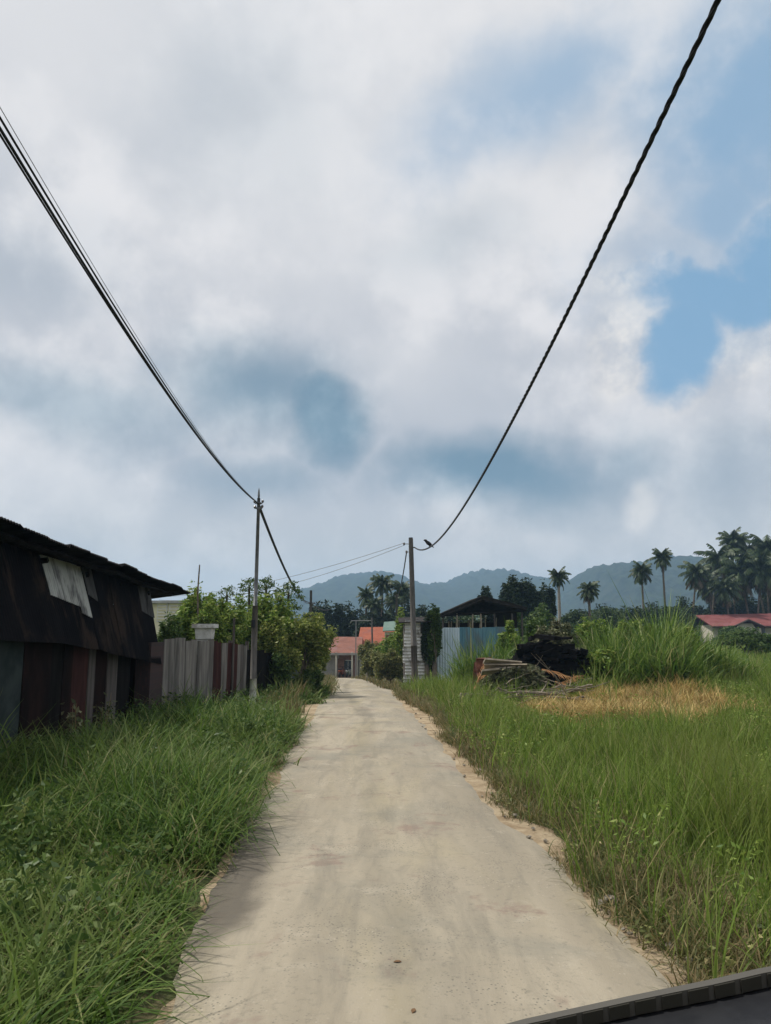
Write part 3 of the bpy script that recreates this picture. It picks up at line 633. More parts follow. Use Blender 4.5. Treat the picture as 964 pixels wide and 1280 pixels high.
w = MB().box((hx(435.5)-o1[0], -.08, 1.25), (.9, .08, 1.0)).build('window', 'frame_white', h1)
b = MB()
for k in range(2): b.box((hx(435.5)-o1[0]-.21+.42*k, -.13, 1.25), (.36, .03, .86))
b.build('pane', 'glass_dark', w)
for px in (421.5, 441): MB().box((hx(px)-o1[0], -1.2, ev/2-.15), (.14, .14, ev)).build('porch_post', 'plaster', h1)

h2 = empty('red_roofed_house', (hx(466, 84), 84, hz0), 'taller house with bright orange red tiled roof right of the lane end', 'house')
o2 = np.array([hx(466, 84), 84, hz0]); X = lambda px: hx(px, 84)-o2[0]; Z = lambda py: hzz(py, 84)-hz0
MB().box(((X(449)+X(500))/2, 3, Z(806)/2), (X(500)-X(449), 6, Z(806))).build('wall', 'plaster', h2)
b = MB(); b.slab([(X(447), -1.0, Z(806.5)), (X(502), -1.0, Z(806.5)), (X(500), 3.2, Z(783.5)), (X(449.5), 3.2, Z(784.5))], .12); b.slab([(X(449.5), 3.2, Z(784.5)), (X(500), 3.2, Z(783.5)), (X(502), 7.4, Z(806)), (X(447), 7.4, Z(806))], .12)
b.build('roof', 'roof_red', h2)
b = MB(); b.slab([(X(421), -3.2, Z(808.5)), (X(462), -3.2, Z(809.5)), (X(462), .2, Z(798)), (X(426), .2, Z(797))], .1); lr = b.build('lower_roof', 'roof_red', h2)
for px in (425, 443, 459): MB().box((X(px), -2.9, Z(810)/2-.1), (.14, .14, Z(810))).build('porch_post', 'plaster', h2)
w = MB().box((X(470), -.05, Z(806)*.6), (1.2, .1, .9)).build('window', 'frame_white', h2)
b = MB(); b.box((X(470)-.28, -.11, Z(806)*.6), (.5, .03, .76)); b.box((X(470)+.28, -.11, Z(806)*.6), (.5, .03, .76)); b.build('pane', 'glass_dark', w)
# parked motorbike-sized red and pale things by the wall are two motor scooters
def scooter(px, label, m):
    Y = 77.6; x = hx(px, Y); t = empty('motor_scooter', (x, Y, gzf(x, Y)+.03), label, 'scooter', 'scooters parked by the brown door', rad(75))
    b = MB(); b.tube([(-.75, 0, .62), (-.4, 0, .72), (-.1, 0, .60), (.05, 0, .34), (.35, 0, .36), (.52, 0, .78)], [.08, .16, .17, .12, .11, .09], 8); b.build('body', m, t, True)
    for xx in (-.55, .62):
        w = MB(); n = 14; ring = [(xx+.2*math.cos(a), 0, .26+.2*math.sin(a)) for a in np.linspace(0, 2*math.pi, n+1)]; w.tube(ring, .06, 6, False); w.build('wheel', 'black_plastic', t, True)
    b = MB(); b.tube([(.6, 0, .3), (.5, 0, .95), (.42, 0, 1.05)], .035, 6); b.tube([(.42, -.3, 1.05), (.42, .3, 1.05)], .025, 6); b.build('handlebar', 'black_plastic', t)
    MB().box((-.35, 0, .82), (.65, .26, .1)).build('seat', 'black_plastic', t)
scooter(427, 'dull red motor scooter parked below the brown door', 'roof_red'); scooter(436, 'pale grey motor scooter parked beside the red one', 'pale_sheet')

h3 = empty('teal_roofed_hut', (hx(488, 70), 70, gzf(0.4, 70)), 'small hut with pale teal sheet roof behind the hedge by the stout pole', 'hut')
o3 = np.array(h3.location); X = lambda px: hx(px, 70)-o3[0]; Z = lambda py: hzz(py, 70)-o3[2]
MB().box((0, 1.4, Z(790)/2), (X(496)-X(482), 2.6, Z(790))).build('wall', 'plaster', h3)
b = MB(); b.slab([(X(478.5), -.3, Z(789)), (X(500), -.3, Z(788)), (X(500), 1.5, Z(776)), (X(480), 1.5, Z(777.5))], .07); b.slab([(X(480), 1.5, Z(777.5)), (X(500), 1.5, Z(776)), (X(500), 3.2, Z(788)), (X(478.5), 3.2, Z(789))], .07); b.build('roof', 'roof_teal', h3)
MB().box((X(487), -.12+.2, Z(800)), (.7, .05, .9)).build('door', 'door_brown', h3)

p = at(445, 800, 74); t0 = at(445, 776, 74)[2]; pz = gzf(p[0], p[1])
t = empty('aerial_mast', (p[0], p[1], pz), 'thin grey mast with level crossarm rising above the red roofs', 'mast')
MB().tube([(0, 0, -.1), (0, 0, t0-pz)], .05, 6).build('shaft', 'cable_grey', t)
b = MB(); b.tube([(-.45, 0, t0-pz), (1.55, 0, t0-pz+.02)], .035, 5); b.build('crossarm', 'cable_grey', t)
p = at(465.5, 815, 72); t0 = at(465, 772, 72)[2]; pz = gzf(p[0], p[1])
o = MB().tube([(0, 0, -.1), (0, 0, (t0-pz)/2), (-.05, 0, t0-pz)], [.1, .09, .075], 7).build('wooden_post', 'pole_wood'); o.location = (p[0], p[1], pz); tag(o, 'dark bare wooden post in front of the bright red roof', 'post')

# pale house behind the shed
h4 = empty('cream_house', (-17.4, 60, gzf(-17, 60)), 'cream house with white louvred windows glimpsed past the end of the shed', 'house')
o4 = np.array(h4.location); top = at(215, 748, 60)[2]-o4[2]
MB().box((0, 3.5, top/2-.2), (6.5, 7, top-.4)).build('wall', 'cream_wall', h4)
MB().box((0, 3.5, top-.28), (7.3, 7.8, .2)).build('roof', 'concrete', h4)
for k in range(3):
    xx = at(203+15*k, 765, 60)[0]-o4[0]; zz = at(215, 765, 60)[2]-o4[2]
    w = MB().box((xx, -.04, zz), (.78, .08, 1.5)).build('window', 'frame_white', h4)
    b = MB()
    for j in range(6): b.box((xx, -.1, zz-.6+.24*j), (.64, .05, .15), (rad(25), 0, 0))
    b.build('louvre', 'cream_wall', w)

# ------------------------------------------------------------------ shacks right of the lane
def wavy(w, h, amp, wl, horizontal=False, t=.006):
    """corrugated sheet standing in the XZ plane, origin at its lower left corner"""
    n = max(int((h if horizontal else w)/wl*6), 8); V = []
    for d in (0, t):
        for i in range(n+1):
            f = i/n
            for e in (0, 1):
                if horizontal: V.append((w*e, d+amp*math.sin(f*h/wl*2*math.pi), h*f))
                else: V.append((w*f, d+amp*math.sin(f*w/wl*2*math.pi), h*e))
    k = 2*(n+1); Q = []
    for L in (0, k): Q += [(L+2*i, L+2*i+1, L+2*i+3, L+2*i+2) for i in range(n)]
    return np.array(V), np.array(Q)
sx0, sx1 = at(505, 820, 39.2)[0], at(532, 820, 39.2)[0]; sg = gzf(1.3, 39.2)
sk = empty('zinc_shack', (sx0, 39.2, sg), 'narrow shack clad in weathered white corrugated zinc under hanging creepers', 'shack')
zt = at(515, 776, 39.2)[2]-sg; hts = np.linspace(-.1, zt, 6)
for k in range(5):
    V, Q = wavy(sx1-sx0+(.05, -.08, .03, -.05, -.3)[k], hts[k+1]-hts[k]+.06, .028, .16, True); V = V+np.array([(-.03, .05, -.06, .02, .05)[k], -.012*(k % 2), hts[k]])
    quads_mesh('zinc_sheet', V, Q, 'zinc_white', sk)
MB().box(((sx1-sx0)/2, 1.5, zt/2-.1), (sx1-sx0-.06, 2.8, zt-.15)).build('wall', 'dim_board', sk)
b = MB(); b.slab([(-.25, -.35, zt-.1), (sx1-sx0+.3, -.35, zt-.05), (sx1-sx0+.3, 3.2, zt+.25), (-.25, 3.2, zt+.2)], .05); b.build('roof', 'rust_roof', sk)

# blue sheet hoarding
HB = 40.0; bx0 = at(545, 815, HB)[0]; bg_ = gzf(4.5, HB)
hb = empty('zinc_hoarding', (bx0, HB, bg_), 'hoarding of upright pale and deep blue zinc sheets half hidden by tall grass', 'hoarding')
pxs = [545, 555, 574, 588, 604, 620, 634, 648]
for k in range(7):
    a, c = at(pxs[k], 815, HB)[0]-bx0, at(pxs[k+1], 815, HB)[0]-bx0
    tp = at(560, (785, 784.5, 784, 785, 784, 783.5, 785)[k], HB)[2]-bg_
    V, Q = wavy(c-a+.04, tp+.1, .018, .13); V = V+np.array([a, (0, .0, .12, .14, .12, .14, .12)[k]+.012*(k % 2), -.1])
    o = quads_mesh('zinc_sheet', V, Q, 'zinc_pale_blue' if k < 2 else 'zinc_blue', hb)
b = MB()
for z in (.4, 1.9): b.box((2.1, .2, z), (4.4, .05, .07))
b.build('rail', 'pale_timber', hb)
MB().box((-.06, .1, 1.1), (.1, .1, 2.5)).build('corner_post', 'dim_board', hb)

# open sided shed with dark gable roof
OY = 44.0; og = gzf(6, OY); ox = at(603, 780, OY)[0]
os_ = empty('open_shed', (ox, OY, og), 'open sided shed with sooty gable roof behind the blue hoarding', 'shed')
X = lambda px, Y=OY: at(px, 780, Y)[0]-ox; Z = lambda py, Y=OY: at(600, py, Y)[2]-og
for lab, q in (('roof', [(X(549.5), -.6, Z(769.5)), (X(603), -.6, Z(747)), (X(603), 6, Z(747)+.05), (X(549.5), 6, Z(769.5))]), ('roof', [(X(603), -.6, Z(747)), (X(657), -.6, Z(761)), (X(657), 6, Z(761)), (X(603), 6, Z(747)+.05)])):
    MB().slab(q, .16).build('roof', 'thatch_dark', os_)
b = MB()
b.tube([(X(551), -.55, Z(771)), (X(603), -.55, Z(750))], .09, 5); b.tube([(X(603), -.55, Z(750)), (X(656), -.55, Z(763))], .09, 5); b.tube([(X(551), -.2, Z(769)), (X(655), -.2, Z(764))], .06, 5); b.build('gable_beam', 'thatch_dark', os_)
b = MB(); b.slab([(X(551), 2.45, Z(770)), (X(655), 2.45, Z(765)), (X(640), 2.45, Z(757)), (X(603), 2.45, Z(749))], .05); b.slab([(X(625), 2.35, -.1), (X(655), 2.35, -.1), (X(655), 2.35, Z(763)), (X(625), 2.35, Z(763))], .05); b.slab([(X(556), 2.55, -.1), (X(652), 2.55, -.1), (X(652), 2.55, Z(777)), (X(556), 2.55, Z(778))], .04); b.build('back_wall', 'thatch_dark', os_)
rs = R_(3)
for px in (553, 571, 589, 602, 618, 640, 653):
    MB().tube([(X(px), rs.uniform(-.3, .3), -.1), (X(px)+rs.uniform(-.1, .1), -.2, Z(767 if px < 645 else 762))], .05, 6).build('post', 'pale_timber' if px in (571, 589, 602) else 'dim_board', os_)
rs = R_(8)
for k in range(11):     # poles and boards stored upright and slanting under the roof
    px = 560+k*6.5+rs.uniform(-2, 2); x_ = X(px)
    o = MB().tube([(0, 0, 0), (rs.uniform(-.25, .3), rs.uniform(-.1, .3), Z(775+rs.uniform(-4, 6)))], .035, 5).build('timber_pole', 'pale_timber'); o.location = (ox+x_, OY+1.2+rs.uniform(0, .8), og)
    tag(o, 'pale pole stored upright among others under the sooty gable roof', 'pole', 'poles stored under the open shed')

# right hand bungalow
BY = 118.0; bxc = at(925, 780, BY)[0]; bgz = gzf(bxc, BY)
bh = empty('bungalow', (bxc, BY, bgz), 'long cream bungalow with maroon roof and small porch gable under the palms', 'house')
X = lambda px: at(px, 780, BY)[0]-bxc; Z = lambda py: at(925, py, BY)[2]-bgz
MB().box(((X(893)+X(1030))/2, 5, Z(781)/2), (X(1030)-X(893), 9, Z(781))).build('wall', 'plaster', bh)
b = MB(); b.slab([(X(886.5), -1.2, Z(783.5)), (X(1036), -1.2, Z(782.5)), (X(1036), 5, Z(765)), (X(886.5), 5, Z(768.5))], .15); b.slab([(X(886.5), 5, Z(768.5)), (X(1036), 5, Z(765)), (X(1036), 11, Z(782)), (X(886.5), 11, Z(783))], .15); rf = b.build('roof', 'roof_maroon', bh)
MB().box(((X(886)+X(1036))/2, -1.28, Z(784)), (X(1036)-X(886), .1, .28)).build('fascia', 'fascia_dark', rf)
gx = X(926); b = MB()
for s_ in (-1, 1): b.slab([(gx, -2.6, Z(774.5)), (gx+s_*X(926+20)-s_*gx, -2.6, Z(783.5)), (gx+s_*(X(946)-gx), 1.5, Z(783)), (gx, 1.5, Z(774))], .14)
b.build('porch_roof', 'roof_maroon', bh)
b = MB()
for s_ in (-1, 1): b.tube([(gx, -2.66, Z(775)), (gx+s_*(X(946)-gx), -2.66, Z(784))], .12, 4)
b.build('porch_fascia', 'fascia_dark', bh)
MB().slab([(X(911), -1.6, Z(790)), (X(941), -1.6, Z(790)), (X(934), -1.6, Z(779.5)), (X(918), -1.6, Z(779.5))], .1).build('porch_wall', 'plaster', bh)
for px in (953, 975, 1000):
    w = MB().box((X(px), .47, Z(788)), (1.3, .1, 1.3)).build('window', 'frame_white', bh)
    MB().box((X(px), .4, Z(788)), (1.1, .06, 1.1)).build('pane', 'glass_dark', w)
MB().box((X(945), -1.0, Z(792)), (.35, .35, Z(783)*1.0)).build('porch_post', 'plaster', bh)

# ------------------------------------------------------------------ trees and shrubs
def leaf_quads(Pc, rs, size, droop=0.):
    """one rhombic leaf per centre, random facing"""
    n = len(Pc); d = rs.randn(n, 3); d[:, 2] = d[:, 2]*.6-droop; d /= np.linalg.norm(d, axis=1)[:, None]
    e = np.cross(d, rs.randn(n, 3)); e /= np.linalg.norm(e, axis=1)[:, None]+1e-9
    L = size*rs.uniform(.6, 1.35, n)[:, None]; Wd = L*rs.uniform(.28, .48, n)[:, None]
    nn = np.cross(d, e)*L*.12
    V = np.stack([Pc-d*L*.5, Pc+e*Wd*.5+nn, Pc+d*L*.5, Pc-e*Wd*.5+nn], 1).reshape(-1, 3)
    return V, np.arange(4*n).reshape(n, 4)
def blob_points(blobs, n, rs, clump=.22, ncl=26):
    B = np.array(blobs, float); vol = B[:, 3]*B[:, 4]*B[:, 5]; pr = vol**.67; pr /= pr.sum(); out = []
    for i, bb in enumerate(B):
        k = max(int(n*pr[i]), 8); c = max(int(ncl*pr[i]*len(B)**.5)+5, 6)
        d = rs.randn(c, 3); d /= np.linalg.norm(d, axis=1)[:, None]; d[:, 2] = np.where(d[:, 2] < -.5, -d[:, 2]*.5, d[:, 2])
        rr = rs.uniform(.62, 1.05, c)[:, None]; cc = bb[:3]+d*rr*bb[3:6]
        w = rs.uniform(.4, 1.3, c); w /= w.sum(); j = rs.choice(c, k, p=w); s_ = rs.uniform(.6, 1.3, c)
        out.append(cc[j]+np.clip(rs.randn(k, 3), -1.7, 1.7)*bb[3:6]*clump*s_[j][:, None])
    return np.concatenate(out)
def tree(name, label, cat, x, y, blobs, n, size, m, seed, group=None, trunk_r=.09, bark='bark', droop=0., clump=.21, ncl=26):
    """blobs relative to the foot: (x, y, z, rx, ry, rz)"""
    rs = R_(seed); z = gzf(x, y); t = empty(name, (x, y, z), label, cat, group)
    P_ = blob_points(blobs, int(n*2.6), rs, clump, ncl); P_[:, 2] = np.abs(P_[:, 2])
    V, Q = leaf_quads(P_, rs, size*1.12, droop); quads_mesh('crown', V, Q, m, t)
    b = MB(); bl = sorted(blobs, key=lambda q: -q[2]); top = bl[0]
    b.tube([(0, 0, -.2), (top[0]*.15+rs.uniform(-.05, .05), 0, top[2]*.4), (top[0]*.6, top[1]*.6, top[2]*.75), (top[0], top[1], top[2]+top[5]*.4)], [trunk_r*1.25, trunk_r, trunk_r*.7, trunk_r*.25], 7)
    for q in bl[1:]:
        b.tube([(top[0]*.1, 0, min(top[2]*.3, q[2]*.5)), (q[0]*.5, q[1]*.5, q[2]*.75), (q[0], q[1], q[2]+q[5]*.2)], [trunk_r*.7, trunk_r*.5, trunk_r*.15], 5)
    b.build('trunk', bark, t, True); return t
def bush(name, label, cat, px, Y, top, wpx, n, size, m, seed, group=None, depth=1.0, lobes=5, low=0., **k):
    """leafy mass whose outline spans wpx photo pixels at distance Y and reaches up to photo row top"""
    if group == gB: n = int(n*1.5); wpx *= 1.12; lobes += 2
    rs = R_(seed+100); p = at(px, 790, Y); z = gzf(p[0], Y); H = at(px, top, Y)[2]-z; Wd = wpx/FPX*Y/2
    bl = [(0, 0, H*.62, Wd*.55, Wd*.5*depth, H*.36)]
    for i in range(lobes):
        a = rs.uniform(0, 6.28); hh = rs.uniform(.25, .72)
        bl.append((math.cos(a)*Wd*.55, math.sin(a)*Wd*.5*depth, H*hh, Wd*rs.uniform(.32, .5), Wd*.4*depth, H*rs.uniform(.18, .28)))
    return tree(name, label, cat, p[0], Y, bl, n, size, m, seed, group, trunk_r=min(.12, .03*H+.02), **k)
def palm(label, px, Y, crown_py, rpx, seed, group=None, m='palm_leaf', dead=0, nf=22, lean=0., bark=None, tr=.16):
    rs = R_(seed); p = at(px, crown_py, Y); x = p[0]-lean; z = gzf(x, Y); H = p[2]-z; Rr = rpx/FPX*Y
    t = empty('coconut_palm', (x, Y, z), label, 'palm tree', group)
    f = np.linspace(0, 1, 8); MB().tube(np.stack([lean*f**1.6, 0*f, -.3+(H+.3)*f], 1), tr*(1.25-.55*f), 8).build('trunk', 'bark' if bark is None else bark, t, True)
    def fronds(k, e0, e1, name, mm, droop):
        V = []; 
        for i in range(k):
            a = i*2.399963+rs.uniform(-.2, .2); e = rad(e0+(e1-e0)*((i+.5)/k))+rs.uniform(-.12, .12); Lf = Rr*rs.uniform(.75, 1.35)
            n = 13; s_ = np.linspace(0, 1, n); ang = e-droop*s_**1.3*rs.uniform(.8, 1.25)
            ds = Lf/(n-1); r_ = np.concatenate([[0], np.cumsum(np.cos(ang[:-1])*ds)]); zz = np.concatenate([[0], np.cumsum(np.sin(ang[:-1])*ds)])
            dirn = np.array([math.cos(a), math.sin(a), 0]); side = np.array([-math.sin(a), math.cos(a), 0])
            R3 = np.array([lean, 0, H])+r_[:, None]*dirn+np.array([0, 0, 1])*zz[:, None]
            for j in range(1, n-1):
                for sg_ in (-1, 1):
                    for u in (0, .5):
                        c = R3[j]*(1-u)+R3[j+1]*u; tl = Lf*.30*math.sin(math.pi*(.12+.8*s_[j]))*rs.uniform(.8, 1.15)
                        fw = (R3[j+1]-R3[j]); fw = fw/np.linalg.norm(fw)
                        dd = side*sg_*.75+fw*.55+np.array([0, 0, -.6-rs.uniform(0, .5)]); dd /= np.linalg.norm(dd)
                        w = fw*Lf*.036
                        V += [c-w, c+w, c+dd*tl+w*.25, c+dd*tl-w*.25]
            wv = side*Lf*.012
            for j in range(n-1): V += [R3[j]-wv, R3[j]+wv, R3[j+1]+wv*.7, R3[j+1]-wv*.7]
        V = np.array(V); quads_mesh(name, V, np.arange(len(V)).reshape(-1, 4), mm, t)
    fronds(int(nf*1.7), 82, -58, 'crown', m, 1.2)
    if dead: fronds(dead, -35, -80, 'dead_fronds', 'palm_dead', .5)
    return t

gB = 'bushes behind the board fence'
bush('leafy_bush', 'rounded bright green bush nearest the shed end, behind the fence', 'bush', 244, 25, 737, 62, 5200, .13, 'leaf_bright', 1, gB)
bush('leafy_bush', 'dark low bush against the end of the shed', 'bush', 218, 23, 768, 46, 2600, .11, 'leaf_mid', 2, gB)
bush('leafy_bush', 'bright bush above the maroon fence boards', 'bush', 288, 25.5, 742, 66, 5200, .13, 'leaf_bright', 3, gB)
bush('leafy_bush', 'dense green bush straight behind the slim pole', 'bush', 318, 27, 752, 62, 5200, .13, 'leaf_bright', 4, gB)
bush('leafy_bush', 'tall bush right of the slim pole with loose top', 'bush', 352, 28.5, 752, 64, 5200, .13, 'leaf_bright', 5, gB)
bush('leafy_bush', 'bright bush between the whitish pillar and the bent bare pole', 'bush', 268, 24.5, 746, 54, 4200, .12, 'leaf_bright', 31, gB)
bush('leafy_bush', 'bright green bush just right of the slim pole, under the papaya tops', 'bush', 334, 26.8, 750, 60, 5200, .12, 'leaf_bright', 32, gB)
bush('leafy_bush', 'yellowish bush leaning over the black fence boards', 'bush', 345, 26.2, 778, 62, 5200, .115, 'leaf_yellow', 33, gB)
bush('creeper_hedge', 'yellow green creeper mass tumbling over the fence end to the lane', 'hedge', 374, 28.7, 766, 84, 9000, .12, 'leaf_yellow', 6, None, lobes=8, clump=.26)
bush('creeper_hedge', 'lower creeper mound at the lane edge beyond the fence', 'hedge', 392, 33, 786, 46, 4800, .13, 'leaf_yellow', 7, None, lobes=7)
bush('leafy_bush', 'dark bush filling the gap behind the black fence boards', 'bush', 330, 26.2, 792, 70, 3200, .12, 'leaf_mid', 8, gB)
bush('roadside_shrub', 'low shrub by the sandy pull-in at the foot of the creepers', 'shrub', 384, 28, 838, 44, 2600, .1, 'leaf_mid', 9)
def papaya(label, px, Y, top, rpx, seed):
    p = at(px, top, Y); x = p[0]; z = gzf(x, Y); H = p[2]-z; Rr = rpx/FPX*Y; rs = R_(seed)
    t = empty('papaya_tree', (x, Y, z), label, 'papaya tree', 'slim papaya trees behind the fence')
    MB().tube([(0, 0, -.2), (.04, 0, H*.5), (0, 0, H-Rr*.6)], [.09, .07, .04], 7).build('trunk', 'bark', t, True)
    b = MB(); Pc = []
    for i in range(17):
        a = i*2.4; e = rad(75-8.5*i); L = Rr*rs.uniform(.8, 1.15); s0 = np.array([0, 0, H-Rr*.75-.02*i]); d = np.array([math.cos(a)*math.cos(e), math.sin(a)*math.cos(e), math.sin(e)])
        e_ = s0+d*L; b.tube([s0, e_], .012, 4)
        for k in range(34): Pc.append(e_+rs.randn(3)*np.array([.24, .24, .12])*Rr-np.array([0, 0, .1*Rr]))
    b.build('stalk', 'leaf_bright', t)
    V, Q = leaf_quads(np.array(Pc), rs, Rr*.30, .6); quads_mesh('crown', V, Q, 'leaf_mid', t)
papaya('slim papaya tree directly behind the slim utility pole', 312, 29, 726, 13, 1)
papaya('tallest slim papaya tree just right of the slim utility pole', 333, 29.5, 724, 13, 2)
papaya('slim papaya tree farthest right, nearest the sagging cables', 361, 31, 731, 15, 3)
papaya('small papaya tree left of the slim utility pole', 284, 30, 737, 10, 4)

# right verge hedge mounds near the lane end
gM = 'overgrown mounds along the right edge of the lane'
bush('overgrown_mound', 'round grassy mound at the lane edge left of the stout pole', 'bush', 488, 43, 814, 46, 5600, .13, 'leaf_olive', 20, gM, lobes=6)
bush('overgrown_mound', 'far olive mound where the lane narrows', 'bush', 460, 60, 803, 36, 4200, .17, 'leaf_olive', 21, gM, lobes=6)
bush('overgrown_mound', 'tall green mound under the teal roof', 'bush', 486, 51, 790, 36, 3600, .18, 'leaf_bright', 22, gM, lobes=6)
bush('overgrown_mound', 'olive mound below the bright red roof', 'bush', 472, 54, 805, 38, 4200, .16, 'leaf_olive', 25, gM, lobes=6)
bush('leafy_bush', 'bright green bush between the teal roof and the stout pole', 'bush', 502, 46, 762, 26, 2600, .17, 'leaf_bright', 23)
bush('creeper_column', 'dark creepers swallowing the corner of the white shack', 'creeper', 543, 39.0, 753, 19, 3800, .14, 'leaf_mid', 24, None, depth=.6, lobes=7)
bush('creeper_column', 'thin dark creeper trailing over the white zinc sheets', 'creeper', 534, 39.05, 764, 16, 1500, .12, 'leaf_dark', 26, None, depth=.6, lobes=5)

# far trees at the end of the lane
gT = 'dark trees behind the red roofs'
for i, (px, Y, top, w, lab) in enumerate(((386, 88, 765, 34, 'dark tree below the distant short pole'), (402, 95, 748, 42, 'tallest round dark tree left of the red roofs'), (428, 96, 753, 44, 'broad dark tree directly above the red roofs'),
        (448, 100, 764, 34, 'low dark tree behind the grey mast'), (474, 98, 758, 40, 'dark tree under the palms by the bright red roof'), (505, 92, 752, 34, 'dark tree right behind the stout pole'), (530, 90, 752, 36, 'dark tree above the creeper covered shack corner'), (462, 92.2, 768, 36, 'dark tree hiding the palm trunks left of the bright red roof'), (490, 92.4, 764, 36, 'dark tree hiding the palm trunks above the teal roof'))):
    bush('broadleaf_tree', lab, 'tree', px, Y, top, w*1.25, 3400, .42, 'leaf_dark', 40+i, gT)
gP = 'coconut palms behind the red roofs'
palm('tallest dark palm of the group above the bright red roof', 478, 95, 729, 17, 1, gP, nf=26)
palm('dark palm left in the group above the bright red roof', 458, 94, 744, 14, 2, gP, nf=24)
palm('drooping dark palm half behind the stout pole', 503, 96, 737, 16, 3, gP, nf=24)
palm('low palm below the tallest one above the bright red roof', 468, 92.6, 757, 14, 4, gP, nf=22)
palm('low palm just left of the stout pole crossing the drop cable', 492, 92.8, 752, 14, 5, gP, nf=22)
# trees right of the open shed
bush('broadleaf_tree', 'large dark spreading tree right of the sooty gable', 'tree', 650, 72, 721, 62, 7500, .32, 'leaf_dark', 60, None, lobes=8)
bush('broadleaf_tree', 'narrow dark tree rising behind the gable ridge', 'tree', 609, 76, 727, 24, 2600, .32, 'leaf_dark', 61)
bush('broadleaf_tree', 'small dark conical tree between the spreading tree and the lone palm', 'tree', 683, 74, 731, 26, 3000, .3, 'leaf_dark', 62)
bush('broadleaf_tree', 'mid green tree below the lone palm', 'tree', 672, 62, 758, 46, 4200, .26, 'leaf_mid', 63)
bush('broadleaf_tree', 'dark bushy tree right below the spreading tree', 'tree', 640, 60, 757, 40, 3800, .26, 'leaf_mid', 64)
palm('lone palm with pale lower trunk right of the spreading tree', 698, 90, 721, 14, 6, nf=26, tr=.2, bark='palm_bark')
palm('dark shaggy palm standing alone before the right hill', 736, 88, 737, 14, 7, nf=32, dead=10, tr=.18)
palm('left of the two tall palms before the right hill', 802, 112, 714, 15, 8, nf=26, dead=4, tr=.17)
palm('right and taller of the two palms before the right hill', 828, 112, 697, 15, 9, nf=28, dead=4, tr=.17)
gC = 'coconut palm grove above the maroon roof'
for i, (px, Y, py, r, d, lab) in enumerate(((871, 126, 716, 17, 10, 'leftmost shaggy palm of the grove above the maroon roof'), (884, 130, 730, 16, 10, 'short palm in the grove just right of its leftmost palm'), (898, 134, 698, 21, 8, 'slender palm with wide crown in the left half of the grove'),
        (916, 138, 678, 17, 0, 'highest palm of the grove'), (925, 128, 716, 24, 12, 'palm with the biggest drooping crown low in the middle of the grove'), (938, 136, 692, 21, 6, 'palm with thin upright fronds next right of the highest'),
        (960, 132, 688, 22, 8, 'tall dark palm at the right end of the grove'), (952, 126, 712, 24, 14, 'palm with grey hanging dead fronds low at the right of the grove'), (985, 130, 700, 24, 8, 'palm cut by the right edge of the picture'), (906, 124, 735, 18, 6, 'lowest palm of the grove behind the porch gable'))):
    palm(lab, px, Y, py, r*1.18, 20+i, gC, nf=(22, 30, 20, 26, 34, 18, 26, 30, 24, 28)[i], dead=d, tr=.17, lean=(1.4, -.8, 2.0, .6, -1.2, -2.0, .9, 1.5, -1., -.5)[i])
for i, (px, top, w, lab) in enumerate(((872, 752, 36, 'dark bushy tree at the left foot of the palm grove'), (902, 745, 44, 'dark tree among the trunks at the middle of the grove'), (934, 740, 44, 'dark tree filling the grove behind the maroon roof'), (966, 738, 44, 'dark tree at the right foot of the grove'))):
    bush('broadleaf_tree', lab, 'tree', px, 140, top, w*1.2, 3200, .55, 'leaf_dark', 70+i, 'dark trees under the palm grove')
bush('porch_shrub', 'dark rounded shrub in front of the porch gable of the bungalow', 'shrub', 916, 112, 782, 52, 2600, .4, 'leaf_mid', 80)
for i, (px, Y, top, w, mm, lab) in enumerate(((560, 92, 766, 50, 'leaf_dark', 'dark tree behind the left eave of the sooty gable'), (762, 100, 762, 54, 'leaf_wood', 'low tree at the foot of the right hill'), (720, 84, 766, 44, 'leaf_wood', 'low rounded tree at the foot of the shaggy palm'),
        (800, 105, 759, 44, 'leaf_dark', 'dark low tree under the two tall palms'), (842, 112, 757, 50, 'leaf_wood', 'rounded tree left of the palm grove'), (742, 118, 756, 70, 'leaf_dark', 'broad dark tree in the far tree band below the right hill'), (780, 122, 757, 60, 'leaf_dark', 'dark tree in the far band just left of the two tall palms'), (822, 124, 755, 60, 'leaf_dark', 'dark tree in the far band right behind the two tall palms'), (858, 126, 751, 50, 'leaf_dark', 'dark tree in the far band touching the palm grove'), (585, 88, 770, 44, 'leaf_wood', 'tree just visible over the ridge of the sooty gable'))):
    bush('broadleaf_tree', lab, 'tree', px, Y, top, w*1.2, 2800, .4, mm, 90+i)
# far wood that reads as one mass
rs = R_(77); n = 42000; Xw = rs.uniform(-150, 190, n); Yw = rs.uniform(165, 210, n); hmax = 5.6+1.6*np.sin(Xw*.11)+1.2*np.sin(Xw*.31+1)+.9*np.sin(Xw*.83+2)
Zw = hmax*rs.uniform(0, 1, n)**.6; V, Q = leaf_quads(np.stack([Xw, Yw, Zw-.3], 1), rs, 1.15)
tag(quads_mesh('distant_woods', V, Q, 'leaf_wood'), kind='stuff')
